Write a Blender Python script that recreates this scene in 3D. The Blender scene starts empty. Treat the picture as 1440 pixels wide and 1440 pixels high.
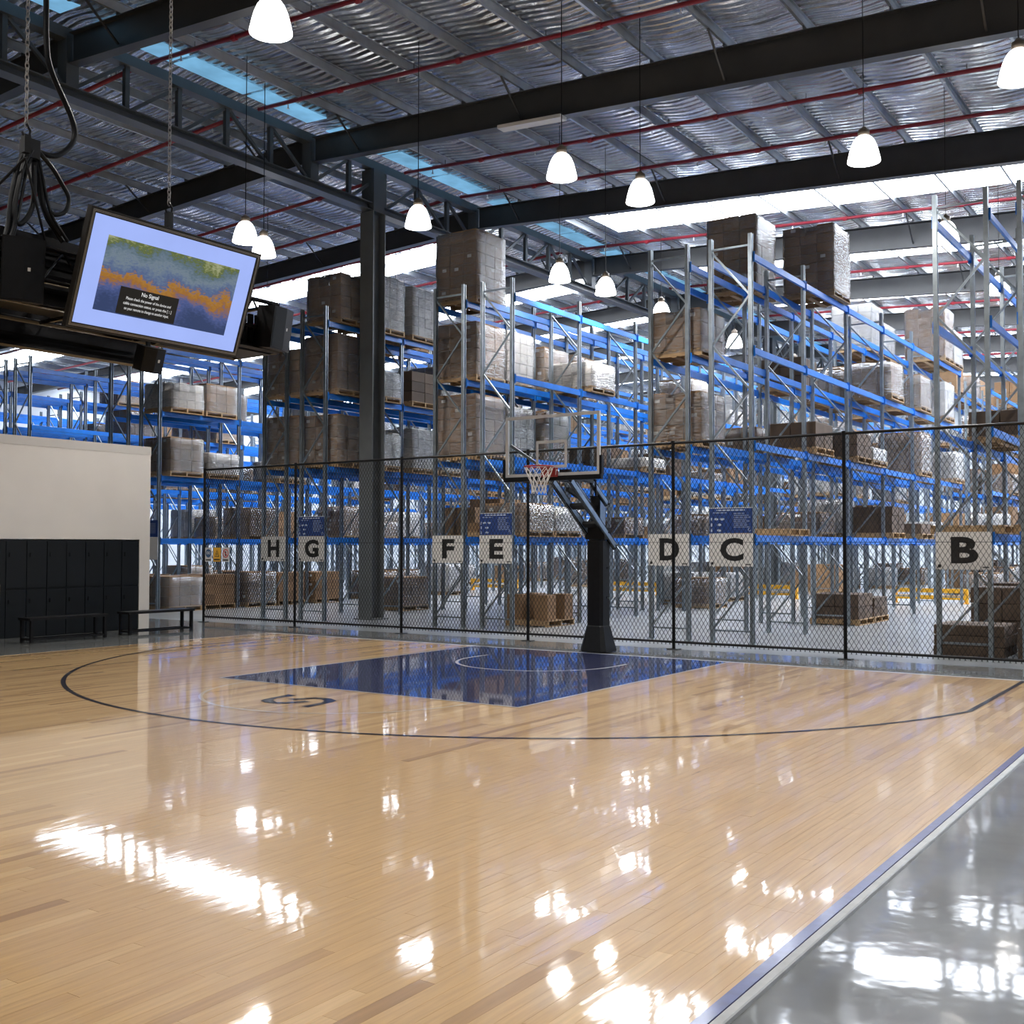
import bpy, math, random
from mathutils import Vector, Matrix
random.seed(7)
R = random.Random(11)
PI = math.pi
scene = bpy.context.scene
COL = scene.collection

# ------------------------------------------------------------------ camera
cam_d = bpy.data.cameras.new('camera'); cam = bpy.data.objects.new('camera', cam_d); COL.objects.link(cam)
cam_d.sensor_width = 36.0; cam_d.lens = 1553.0 / 1440.0 * 36.0; cam_d.clip_end = 300
_r = Vector((0.826645888, 0.562721900, 0.00079961)); _u = Vector((0.01689341, -0.02623692, 0.999513)); _w = Vector((-0.56246883, 0.8262298, 0.03119494))
m = Matrix((( _r.x, _u.x, -_w.x, 9.2604), (_r.y, _u.y, -_w.y, -15.9459), (_r.z, _u.z, -_w.z, 1.7778), (0, 0, 0, 1)))
cam.matrix_world = m
scene.camera = cam
# ------------------------------------------------------------------ world, exposure
wd = bpy.data.worlds.new('world'); scene.world = wd; wd.use_nodes = True
wd.node_tree.nodes['Background'].inputs[0].default_value = (0.75, 0.85, 1.0, 1); wd.node_tree.nodes['Background'].inputs[1].default_value = 0.5
vs = scene.view_settings
vs.view_transform = 'Standard'; vs.look = 'None'; vs.exposure = 0.0; vs.gamma = 1.0; vs.use_curve_mapping = False
SKY_STRENGTH = 17.0      # roof skylight sheets
RIDGE_STRENGTH = 0.62    # pale blue ridge glazing
LAMP_BELL = 9.0
LAMP_BULB = 40.0
LAMP_WATT = 400.0

# ------------------------------------------------------------------ materials
def mat(name, col, rough=0.5, metal=0.0, var=0.12, nscale=6.0, coat=0.0, coat_rough=0.05, emit=None, estr=0.0, bump=0.0, objrand=0.0, spec=0.5, stretch=None, alpha=1.0):
    M = bpy.data.materials.new(name); M.use_nodes = True
    nt = M.node_tree; b = nt.nodes['Principled BSDF']
    b.inputs['Roughness'].default_value = rough; b.inputs['Metallic'].default_value = metal
    b.inputs['Coat Weight'].default_value = coat; b.inputs['Coat Roughness'].default_value = coat_rough
    b.inputs['Specular IOR Level'].default_value = spec
    tc = nt.nodes.new('ShaderNodeTexCoord'); nz = nt.nodes.new('ShaderNodeTexNoise')
    nz.inputs['Scale'].default_value = nscale; nz.inputs['Detail'].default_value = 4
    if stretch:
        mp = nt.nodes.new('ShaderNodeMapping'); mp.inputs['Scale'].default_value = stretch
        nt.links.new(tc.outputs['Object'], mp.inputs['Vector']); nt.links.new(mp.outputs[0], nz.inputs['Vector'])
    else:
        nt.links.new(tc.outputs['Object'], nz.inputs['Vector'])
    mr = nt.nodes.new('ShaderNodeMapRange')
    mr.inputs['From Min'].default_value = 0.3; mr.inputs['From Max'].default_value = 0.7
    mr.inputs['To Min'].default_value = 1 - var; mr.inputs['To Max'].default_value = 1 + var
    nt.links.new(nz.outputs['Fac'], mr.inputs['Value'])
    val = mr.outputs['Result']
    if objrand > 0:
        oi = nt.nodes.new('ShaderNodeObjectInfo'); m2 = nt.nodes.new('ShaderNodeMapRange')
        m2.inputs['To Min'].default_value = 1 - objrand; m2.inputs['To Max'].default_value = 1 + objrand
        nt.links.new(oi.outputs['Random'], m2.inputs['Value'])
        mm = nt.nodes.new('ShaderNodeMath'); mm.operation = 'MULTIPLY'
        nt.links.new(val, mm.inputs[0]); nt.links.new(m2.outputs['Result'], mm.inputs[1]); val = mm.outputs[0]
    vm = nt.nodes.new('ShaderNodeVectorMath'); vm.operation = 'SCALE'; vm.inputs[0].default_value = col[:3]
    nt.links.new(val, vm.inputs['Scale']); nt.links.new(vm.outputs[0], b.inputs['Base Color'])
    if bump > 0:
        bp = nt.nodes.new('ShaderNodeBump'); bp.inputs['Strength'].default_value = bump; bp.inputs['Distance'].default_value = 0.02
        nt.links.new(nz.outputs['Fac'], bp.inputs['Height']); nt.links.new(bp.outputs[0], b.inputs['Normal'])
    if emit:
        b.inputs['Emission Color'].default_value = (*emit, 1); b.inputs['Emission Strength'].default_value = estr
    return M

def nodes_of(M): return M.node_tree.nodes, M.node_tree.links

M = {}
M['dark_steel'] = mat('dark_steel_paint', (0.030, 0.031, 0.032), 0.45, 0.0, 0.15, 2.0)
M['column'] = mat('column_grey_paint', (0.11, 0.12, 0.125), 0.45, 0.0, 0.12, 2.0)
M['truss'] = mat('truss_grey_paint', (0.055, 0.062, 0.068), 0.4, 0.0, 0.12, 2.0)
M['purlin'] = mat('galvanised_purlin', (0.34, 0.36, 0.38), 0.38, 0.75, 0.15, 3.0)
M['galv'] = mat('galvanised_rack_steel', (0.33, 0.375, 0.405), 0.34, 0.85, 0.14, 9.0, objrand=0.12)
M['rack_blue'] = mat('blue_rack_enamel', (0.006, 0.16, 0.62), 0.3, 0.0, 0.12, 5.0, objrand=0.12)
M['red_pipe'] = mat('red_sprinkler_paint', (0.22, 0.012, 0.022), 0.4, 0.0, 0.15, 4.0)
M['carton'] = mat('brown_cardboard', (0.25, 0.145, 0.07), 0.75, 0.0, 0.10, 5.0, objrand=0.22)
M['carton_dark'] = mat('dark_cardboard', (0.095, 0.062, 0.04), 0.75, 0.0, 0.15, 5.0, objrand=0.2)
M['carton_pale'] = mat('pale_cardboard', (0.62, 0.60, 0.57), 0.6, 0.0, 0.10, 5.0, objrand=0.15)
M['sticker'] = mat('white_sticker', (0.75, 0.74, 0.72), 0.6, 0, 0.05)
M['pallet'] = mat('pallet_timber', (0.36, 0.235, 0.12), 0.8, 0, 0.25, 8.0, stretch=(1, 6, 6), objrand=0.2)
M['black_steel'] = mat('black_powder_coat', (0.007, 0.007, 0.008), 0.4, 0, 0.2, 5.0, spec=0.22)
M['fence_wire'] = mat('black_pvc_wire', (0.008, 0.008, 0.009), 0.7, 0, 0.1, 5.0, spec=0.2)
M['black_gloss'] = mat('black_gloss_plastic', (0.005, 0.005, 0.006), 0.16, 0, 0.2, 5.0, spec=0.35)
M['black_pad'] = mat('black_vinyl_pad', (0.006, 0.007, 0.009), 0.42, 0, 0.2, 12.0, spec=0.25)
M['locker'] = mat('black_locker_paint', (0.004, 0.006, 0.008), 0.5, 0, 0.2, 3.0, spec=0.25)
M['arm'] = mat('hoop_arm_satin_steel', (0.30, 0.40, 0.56), 0.3, 0.7, 0.1, 8.0)  # pale blue imitating light reflected off the black hoop steel
M['arm_black'] = mat('hoop_black_gloss_paint', (0.008, 0.009, 0.011), 0.25, 0, 0.15, 6.0)
M['rim'] = mat('red_rim_paint', (0.30, 0.02, 0.02), 0.35, 0, 0.1)
M['net'] = mat('white_net_cord', (0.75, 0.74, 0.72), 0.8, 0, 0.1)
M['board_white'] = mat('backboard_white_line', (0.62, 0.63, 0.64), 0.4, 0, 0.05)
M['white_wall'] = mat('white_painted_wall', (0.62, 0.59, 0.55), 0.6, 0, 0.03, 1.2)
M['wall_cap'] = mat('wall_cap_paint', (0.50, 0.48, 0.45), 0.6, 0, 0.03, 1.2)
M['sheet_wall'] = mat('pale_steel_cladding', (0.55, 0.58, 0.60), 0.5, 0.0, 0.06, 0.6)
M['sign_white'] = mat('white_sign_board', (0.66, 0.64, 0.62), 0.5, 0, 0.03)
M['sign_black'] = mat('black_lettering', (0.006, 0.006, 0.006), 0.5, 0, 0.1)
M['sign_blue'] = mat('blue_notice_board', (0.012, 0.045, 0.20), 0.45, 0, 0.06)
M['sign_print'] = mat('white_print', (0.45, 0.52, 0.66), 0.5, 0, 0.1)
M['sign_yellow'] = mat('yellow_sign', (0.80, 0.42, 0.03), 0.5, 0, 0.05)
M['sign_red'] = mat('red_sign_ring', (0.55, 0.03, 0.04), 0.5, 0, 0.05)
M['sign_bluedisc'] = mat('blue_sign_disc', (0.03, 0.09, 0.20), 0.5, 0, 0.05)
M['yellow_guard'] = mat('yellow_guard_paint', (0.80, 0.40, 0.02), 0.45, 0, 0.1)
M['timber'] = mat('light_timber', (0.56, 0.40, 0.22), 0.5, 0, 0.15, 6.0, stretch=(8, 8, 1))
M['alu'] = mat('aluminium_trim', (0.36, 0.37, 0.37), 0.5, 0.35, 0.10, 10.0)
M['ramp'] = mat('grey_edge_ramp', (0.33, 0.35, 0.36), 0.3, 0.0, 0.1, 5.0)
M['court_blue'] = mat('court_blue_paint', (0.009, 0.015, 0.078), 0.35, 0, 0.10, 3.0, coat=1.0, coat_rough=0.035, spec=0.2)
M['court_edge_blue'] = mat('court_edge_blue_paint', (0.05, 0.06, 0.22), 0.35, 0, 0.25, 14.0, coat=0.8, coat_rough=0.12)
M['court_white'] = mat('court_white_paint', (0.72, 0.70, 0.68), 0.35, 0, 0.04, 3.0, coat=1.0, coat_rough=0.04)
M['court_cream'] = mat('court_cream_paint', (0.72, 0.60, 0.44), 0.35, 0, 0.04, 3.0, coat=1.0, coat_rough=0.04)
M['court_navy'] = mat('court_navy_paint', (0.008, 0.007, 0.018), 0.35, 0, 0.15, 3.0, coat=0.7, coat_rough=0.04, spec=0.1)
M['frame_wood'] = mat('dark_picture_frame', (0.012, 0.010, 0.008), 0.35, 0, 0.2, 10.0, spec=0.3)
M['frame_trim'] = mat('bronze_frame_trim', (0.26, 0.23, 0.19), 0.35, 0.6, 0.1, 10.0)
M['chain'] = mat('zinc_chain', (0.40, 0.40, 0.40), 0.4, 0.8, 0.1)
M['lamp_neck'] = mat('lamp_neck_bronze', (0.16, 0.13, 0.10), 0.4, 0.4, 0.1)
M['batten'] = mat('white_batten_tray', (0.52, 0.51, 0.49), 0.5, 0, 0.04)
M['brass'] = mat('sprinkler_head_metal', (0.6, 0.6, 0.6), 0.3, 0.8, 0.05)

# pallet wrap: clear film with milky streaks
def make_wrap():
    Mx = bpy.data.materials.new('clear_stretch_wrap'); Mx.use_nodes = True; nt = Mx.node_tree; n = nt.nodes; l = nt.links
    for x in list(n): n.remove(x)
    out = n.new('ShaderNodeOutputMaterial'); tr = n.new('ShaderNodeBsdfTransparent'); gl = n.new('ShaderNodeBsdfGlossy'); df = n.new('ShaderNodeBsdfDiffuse')
    gl.inputs['Roughness'].default_value = 0.22; df.inputs['Color'].default_value = (0.8, 0.82, 0.84, 1)
    tc = n.new('ShaderNodeTexCoord'); mp = n.new('ShaderNodeMapping'); mp.inputs['Scale'].default_value = (3, 3, 14)
    nz = n.new('ShaderNodeTexNoise'); nz.inputs['Scale'].default_value = 2.2; nz.inputs['Detail'].default_value = 5
    l.new(tc.outputs['Object'], mp.inputs[0]); l.new(mp.outputs[0], nz.inputs['Vector'])
    r1 = n.new('ShaderNodeMapRange'); r1.inputs['From Min'].default_value = 0.36; r1.inputs['From Max'].default_value = 0.75; r1.inputs['To Min'].default_value = 0.0; r1.inputs['To Max'].default_value = 0.30
    l.new(nz.outputs['Fac'], r1.inputs['Value'])
    bp = n.new('ShaderNodeBump'); bp.inputs['Strength'].default_value = 1.0; bp.inputs['Distance'].default_value = 0.06
    l.new(nz.outputs['Fac'], bp.inputs['Height']); l.new(bp.outputs[0], gl.inputs['Normal'])
    m1 = n.new('ShaderNodeMixShader'); m2 = n.new('ShaderNodeMixShader'); fr = n.new('ShaderNodeFresnel'); fr.inputs['IOR'].default_value = 1.55
    l.new(bp.outputs[0], fr.inputs['Normal'])
    l.new(r1.outputs['Result'], m1.inputs[0]); l.new(tr.outputs[0], m1.inputs[1]); l.new(df.outputs[0], m1.inputs[2])
    l.new(fr.outputs[0], m2.inputs[0]); l.new(m1.outputs[0], m2.inputs[1]); l.new(gl.outputs[0], m2.inputs[2])
    l.new(m2.outputs[0], out.inputs[0]); return Mx
M['wrap'] = make_wrap()


def make_glass():
    Mx = bpy.data.materials.new('clear_backboard_glass'); Mx.use_nodes = True; nt = Mx.node_tree; n = nt.nodes; l = nt.links
    for x in list(n): n.remove(x)
    out = n.new('ShaderNodeOutputMaterial'); tr = n.new('ShaderNodeBsdfTransparent'); gl = n.new('ShaderNodeBsdfGlossy'); mx = n.new('ShaderNodeMixShader'); lw = n.new('ShaderNodeFresnel')
    tr.inputs[0].default_value = (0.95, 0.97, 0.97, 1); gl.inputs['Roughness'].default_value = 0.02; lw.inputs['IOR'].default_value = 1.3
    nz = n.new('ShaderNodeTexNoise'); nz.inputs['Scale'].default_value = 2.0
    l.new(lw.outputs[0], mx.inputs[0]); l.new(tr.outputs[0], mx.inputs[1]); l.new(gl.outputs[0], mx.inputs[2]); l.new(mx.outputs[0], out.inputs[0]); return Mx
M['glass'] = make_glass()

def emis(name, col, s, noise=0.0, ns=3.0):
    Mx = bpy.data.materials.new(name); Mx.use_nodes = True; n, l = nodes_of(Mx); b = n['Principled BSDF']
    b.inputs['Base Color'].default_value = (*([min(1, c) for c in col] if s > 2 else [0.01]*3), 1); b.inputs['Emission Strength'].default_value = s; b.inputs['Roughness'].default_value = 0.4; b.inputs['Specular IOR Level'].default_value = 0.5 if s > 2 else 0.1
    tc = n.new('ShaderNodeTexCoord'); nz = n.new('ShaderNodeTexNoise'); nz.inputs['Scale'].default_value = ns
    l.new(tc.outputs['Object'], nz.inputs['Vector'])
    mr = n.new('ShaderNodeMapRange'); mr.inputs['From Min'].default_value = 0.3; mr.inputs['From Max'].default_value = 0.7; mr.inputs['To Min'].default_value = 1 - noise; mr.inputs['To Max'].default_value = 1 + noise
    l.new(nz.outputs['Fac'], mr.inputs['Value'])
    vm = n.new('ShaderNodeVectorMath'); vm.operation = 'SCALE'; vm.inputs[0].default_value = col; l.new(mr.outputs['Result'], vm.inputs['Scale'])
    l.new(vm.outputs[0], b.inputs['Emission Color']); return Mx
M['skylight'] = emis('translucent_roof_sheet', (0.94, 1.0, 1.09), SKY_STRENGTH, 0.05, 0.4)
M['ridge_glass'] = emis('pale_blue_ridge_sheet', (0.27, 0.64, 1.0), RIDGE_STRENGTH, 0.25, 1.5)
M['lamp_bell'] = emis('lamp_bell_acrylic', (1.0, 0.99, 0.98), LAMP_BELL, 0.02)
M['lamp_bulb'] = emis('lamp_bulb_lens', (1.0, 0.97, 0.93), LAMP_BULB, 0.02)
M['tv_mat'] = emis('television_border_glow', (0.36, 0.47, 0.94), 1.0, 0.03)
M['tv_text'] = emis('television_text_glow', (0.9, 0.9, 0.9), 1.0, 0.0)
M['tv_panel'] = emis('television_message_panel', (0.012, 0.011, 0.010), 1.0, 0.1)

def make_picture():
    Mx = bpy.data.materials.new('television_picture_dabs'); Mx.use_nodes = True; n, l = nodes_of(Mx); b = n['Principled BSDF']
    b.inputs['Base Color'].default_value = (0.01, 0.01, 0.01, 1); b.inputs['Roughness'].default_value = 0.3; b.inputs['Specular IOR Level'].default_value = 0.1
    tc = n.new('ShaderNodeTexCoord'); sp = n.new('ShaderNodeSeparateXYZ'); l.new(tc.outputs['Object'], sp.inputs[0])
    nz = n.new('ShaderNodeTexNoise'); nz.inputs['Scale'].default_value = 3.2; nz.inputs['Detail'].default_value = 8; l.new(tc.outputs['Object'], nz.inputs['Vector'])
    mp = n.new('ShaderNodeMapping'); mp.inputs['Scale'].default_value = (1, 26, 60); l.new(tc.outputs['Object'], mp.inputs[0])
    dab = n.new('ShaderNodeTexNoise'); dab.inputs['Scale'].default_value = 1.0; dab.inputs['Detail'].default_value = 3; l.new(mp.outputs[0], dab.inputs['Vector'])
    # vertical position + noise -> bands of colour
    a = n.new('ShaderNodeMath'); a.operation = 'MULTIPLY_ADD'; a.inputs[1].default_value = 0.5; l.new(nz.outputs['Fac'], a.inputs[0]); l.new(sp.outputs['Z'], a.inputs[2])
    a2 = n.new('ShaderNodeMath'); a2.operation = 'MULTIPLY_ADD'; a2.inputs[1].default_value = 0.22; l.new(dab.outputs['Fac'], a2.inputs[0]); l.new(a.outputs[0], a2.inputs[2])
    mr = n.new('ShaderNodeMapRange'); mr.inputs['From Min'].default_value = 0.08; mr.inputs['From Max'].default_value = 0.75; l.new(a2.outputs[0], mr.inputs['Value'])
    cr = n.new('ShaderNodeValToRGB'); e = cr.color_ramp.elements
    e[0].position = 0.0; e[0].color = (0.03, 0.05, 0.13, 1); e[1].position = 1.0; e[1].color = (0.33, 0.35, 0.20, 1)
    for p, c in ((0.18, (0.07, 0.10, 0.26, 1)), (0.33, (0.30, 0.13, 0.025, 1)), (0.42, (0.36, 0.17, 0.03, 1)), (0.5, (0.07, 0.11, 0.24, 1)), (0.66, (0.16, 0.21, 0.26, 1)), (0.78, (0.10, 0.15, 0.20, 1)), (0.88, (0.10, 0.13, 0.03, 1))):
        x = e.new(p); x.color = c
    l.new(mr.outputs[0], cr.inputs[0]); 
    l.new(cr.outputs[0], b.inputs['Emission Color']); b.inputs['Emission Strength'].default_value = 1.0
    return Mx
M['tv_picture'] = make_picture()

def make_wood():
    Mx = bpy.data.materials.new('maple_court_varnish'); Mx.use_nodes = True; n, l = nodes_of(Mx); b = n['Principled BSDF']
    b.inputs['Roughness'].default_value = 0.38; b.inputs['Coat Weight'].default_value = 1.0; b.inputs['Coat Roughness'].default_value = 0.045; b.inputs['Coat IOR'].default_value = 1.5
    ge = n.new('ShaderNodeNewGeometry'); cr = n.new('ShaderNodeValToRGB'); e = cr.color_ramp.elements
    e[0].position = 0; e[0].color = (0.37, 0.205, 0.08, 1); e[1].position = 1; e[1].color = (0.72, 0.485, 0.225, 1)
    for p, c in ((0.06, (0.48, 0.285, 0.115, 1)), (0.3, (0.60, 0.375, 0.155, 1)), (0.75, (0.67, 0.435, 0.19, 1))):
        x = e.new(p); x.color = c
    l.new(ge.outputs['Random Per Island'], cr.inputs[0])
    mp = n.new('ShaderNodeMapping'); mp.inputs['Scale'].default_value = (30, 1.6, 1); l.new(ge.outputs['Position'], mp.inputs[0])
    nz = n.new('ShaderNodeTexNoise'); nz.inputs['Scale'].default_value = 1.5; nz.inputs['Detail'].default_value = 6; l.new(mp.outputs[0], nz.inputs['Vector'])
    mr = n.new('ShaderNodeMapRange'); mr.inputs['From Min'].default_value = 0.25; mr.inputs['From Max'].default_value = 0.75; mr.inputs['To Min'].default_value = 0.85; mr.inputs['To Max'].default_value = 1.12; l.new(nz.outputs['Fac'], mr.inputs['Value'])
    # rare dark mineral streaks
    mp2 = n.new('ShaderNodeMapping'); mp2.inputs['Scale'].default_value = (16, 2.2, 1); l.new(ge.outputs['Position'], mp2.inputs[0])
    n2 = n.new('ShaderNodeTexNoise'); n2.inputs['Scale'].default_value = 1.0; n2.inputs['Detail'].default_value = 2; l.new(mp2.outputs[0], n2.inputs['Vector'])
    m3 = n.new('ShaderNodeMapRange'); m3.inputs['From Min'].default_value = 0.74; m3.inputs['From Max'].default_value = 0.82; m3.inputs['To Min'].default_value = 1.0; m3.inputs['To Max'].default_value = 0.45; l.new(n2.outputs['Fac'], m3.inputs['Value'])
    mm = n.new('ShaderNodeMath'); mm.operation = 'MULTIPLY'; l.new(mr.outputs[0], mm.inputs[0]); l.new(m3.outputs[0], mm.inputs[1])
    vm = n.new('ShaderNodeVectorMath'); vm.operation = 'SCALE'; l.new(cr.outputs[0], vm.inputs[0]); l.new(mm.outputs[0], vm.inputs['Scale']); l.new(vm.outputs[0], b.inputs['Base Color'])
    mp3 = n.new('ShaderNodeMapping'); mp3.inputs['Scale'].default_value = (9, 2.0, 1); l.new(ge.outputs['Position'], mp3.inputs[0])
    n3 = n.new('ShaderNodeTexNoise'); n3.inputs['Scale'].default_value = 1.0; n3.inputs['Detail'].default_value = 3; l.new(mp3.outputs[0], n3.inputs['Vector'])
    bp = n.new('ShaderNodeBump'); bp.inputs['Strength'].default_value = 0.035; bp.inputs['Distance'].default_value = 0.02; l.new(n3.outputs['Fac'], bp.inputs['Height']); l.new(bp.outputs[0], b.inputs['Coat Normal'])
    return Mx
M['wood'] = make_wood()

def make_concrete():
    Mx = bpy.data.materials.new('polished_concrete'); Mx.use_nodes = True; n, l = nodes_of(Mx); b = n['Principled BSDF']
    b.inputs['Roughness'].default_value = 0.5; b.inputs['Coat Weight'].default_value = 0.9; b.inputs['Coat Roughness'].default_value = 0.06; b.inputs['Coat IOR'].default_value = 1.4; b.inputs['Specular IOR Level'].default_value = 0.2
    ge = n.new('ShaderNodeNewGeometry'); nz = n.new('ShaderNodeTexNoise'); nz.inputs['Scale'].default_value = 1.3; nz.inputs['Detail'].default_value = 7; l.new(ge.outputs['Position'], nz.inputs['Vector'])
    cr = n.new('ShaderNodeValToRGB'); e = cr.color_ramp.elements; e[0].position = 0.3; e[0].color = (0.085, 0.091, 0.090, 1); e[1].position = 0.72; e[1].color = (0.165, 0.172, 0.170, 1)
    l.new(nz.outputs['Fac'], cr.inputs[0]); l.new(cr.outputs[0], b.inputs['Base Color'])
    n2 = n.new('ShaderNodeTexNoise'); n2.inputs['Scale'].default_value = 5.0; l.new(ge.outputs['Position'], n2.inputs['Vector'])
    bp = n.new('ShaderNodeBump'); bp.inputs['Strength'].default_value = 0.06; bp.inputs['Distance'].default_value = 0.02; l.new(n2.outputs['Fac'], bp.inputs['Height']); l.new(bp.outputs[0], b.inputs['Coat Normal'])
    return Mx
M['concrete'] = make_concrete()
def make_slab():
    Mx = M['concrete'].copy(); Mx.name = 'pale_warehouse_concrete'; n, l = nodes_of(Mx); b = n['Principled BSDF']
    b.inputs['Coat Weight'].default_value = 0.6; b.inputs['Coat Roughness'].default_value = 0.16
    for x in n:
        if x.type == 'VALTORGB': x.color_ramp.elements[0].color = (0.235, 0.25, 0.26, 1); x.color_ramp.elements[1].color = (0.32, 0.335, 0.345, 1)
    return Mx
M['slab'] = make_slab()

def make_foil():
    Mx = bpy.data.materials.new('silver_roof_foil'); Mx.use_nodes = True; n, l = nodes_of(Mx); b = n['Principled BSDF']
    b.inputs['Metallic'].default_value = 0.95; b.inputs['Roughness'].default_value = 0.22
    ge = n.new('ShaderNodeNewGeometry')
    nz = n.new('ShaderNodeTexNoise'); nz.inputs['Scale'].default_value = 1.1; nz.inputs['Detail'].default_value = 4; l.new(ge.outputs['Position'], nz.inputs['Vector'])
    cr = n.new('ShaderNodeValToRGB'); e = cr.color_ramp.elements; e[0].position = 0.3; e[0].color = (0.44, 0.45, 0.45, 1); e[1].position = 0.7; e[1].color = (0.82, 0.84, 0.86, 1)
    l.new(nz.outputs['Fac'], cr.inputs[0]); l.new(cr.outputs[0], b.inputs['Base Color'])
    mp = n.new('ShaderNodeMapping'); mp.inputs['Scale'].default_value = (1.3, 9, 1); l.new(ge.outputs['Position'], mp.inputs[0])
    n2 = n.new('ShaderNodeTexNoise'); n2.inputs['Scale'].default_value = 1.0; n2.inputs['Detail'].default_value = 5; l.new(mp.outputs[0], n2.inputs['Vector'])
    bp = n.new('ShaderNodeBump'); wv = n.new('ShaderNodeTexWave'); wv.wave_type = 'BANDS'; wv.bands_direction = 'Y'; wv.inputs['Scale'].default_value = 1.62; wv.inputs['Distortion'].default_value = 0.8; wv.inputs['Detail'].default_value = 2; wv.inputs['Detail Scale'].default_value = 0.7; l.new(ge.outputs['Position'], wv.inputs['Vector'])
    ad = n.new('ShaderNodeMath'); ad.operation = 'MULTIPLY_ADD'; ad.inputs[1].default_value = 0.42; l.new(wv.outputs['Fac'], ad.inputs[0]); hf = n.new('ShaderNodeMath'); hf.operation = 'MULTIPLY'; hf.inputs[1].default_value = 0.6; l.new(n2.outputs['Fac'], hf.inputs[0]); l.new(hf.outputs[0], ad.inputs[2])
    bp.inputs['Strength'].default_value = 1.0; bp.inputs['Distance'].default_value = 0.09; l.new(ad.outputs[0], bp.inputs['Height']); l.new(bp.outputs[0], b.inputs['Normal'])
    return Mx
M['foil'] = make_foil()

# perforated rack post: dark slot pattern on galvanised steel
def make_post():
    Mx = M['galv'].copy(); Mx.name = 'perforated_rack_post'; n, l = nodes_of(Mx); b = n['Principled BSDF']
    src = b.inputs['Base Color'].links[0].from_socket
    tc = n.new('ShaderNodeTexCoord'); sp = n.new('ShaderNodeSeparateXYZ'); l.new(tc.outputs['Object'], sp.inputs[0])
    def mth(op, a, bb=None):
        x = n.new('ShaderNodeMath'); x.operation = op
        for i, v in enumerate((a, bb)):
            if v is None: continue
            if isinstance(v, (int, float)): x.inputs[i].default_value = v
            else: l.new(v, x.inputs[i])
        return x.outputs[0]
    fz = mth('GREATER_THAN', mth('FRACT', mth('MULTIPLY', sp.outputs['Z'], 10.0)), 0.52)
    ax = mth('LESS_THAN', mth('ABSOLUTE', sp.outputs['Y']), 0.016)
    k = mth('MULTIPLY', fz, ax)
    mx = n.new('ShaderNodeMix'); mx.data_type = 'RGBA'; l.new(k, mx.inputs['Factor']); l.new(src, mx.inputs['A']); mx.inputs['B'].default_value = (0.03, 0.035, 0.04, 1)
    l.new(mx.outputs['Result'], b.inputs['Base Color']); return Mx
M['post'] = make_post()

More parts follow.
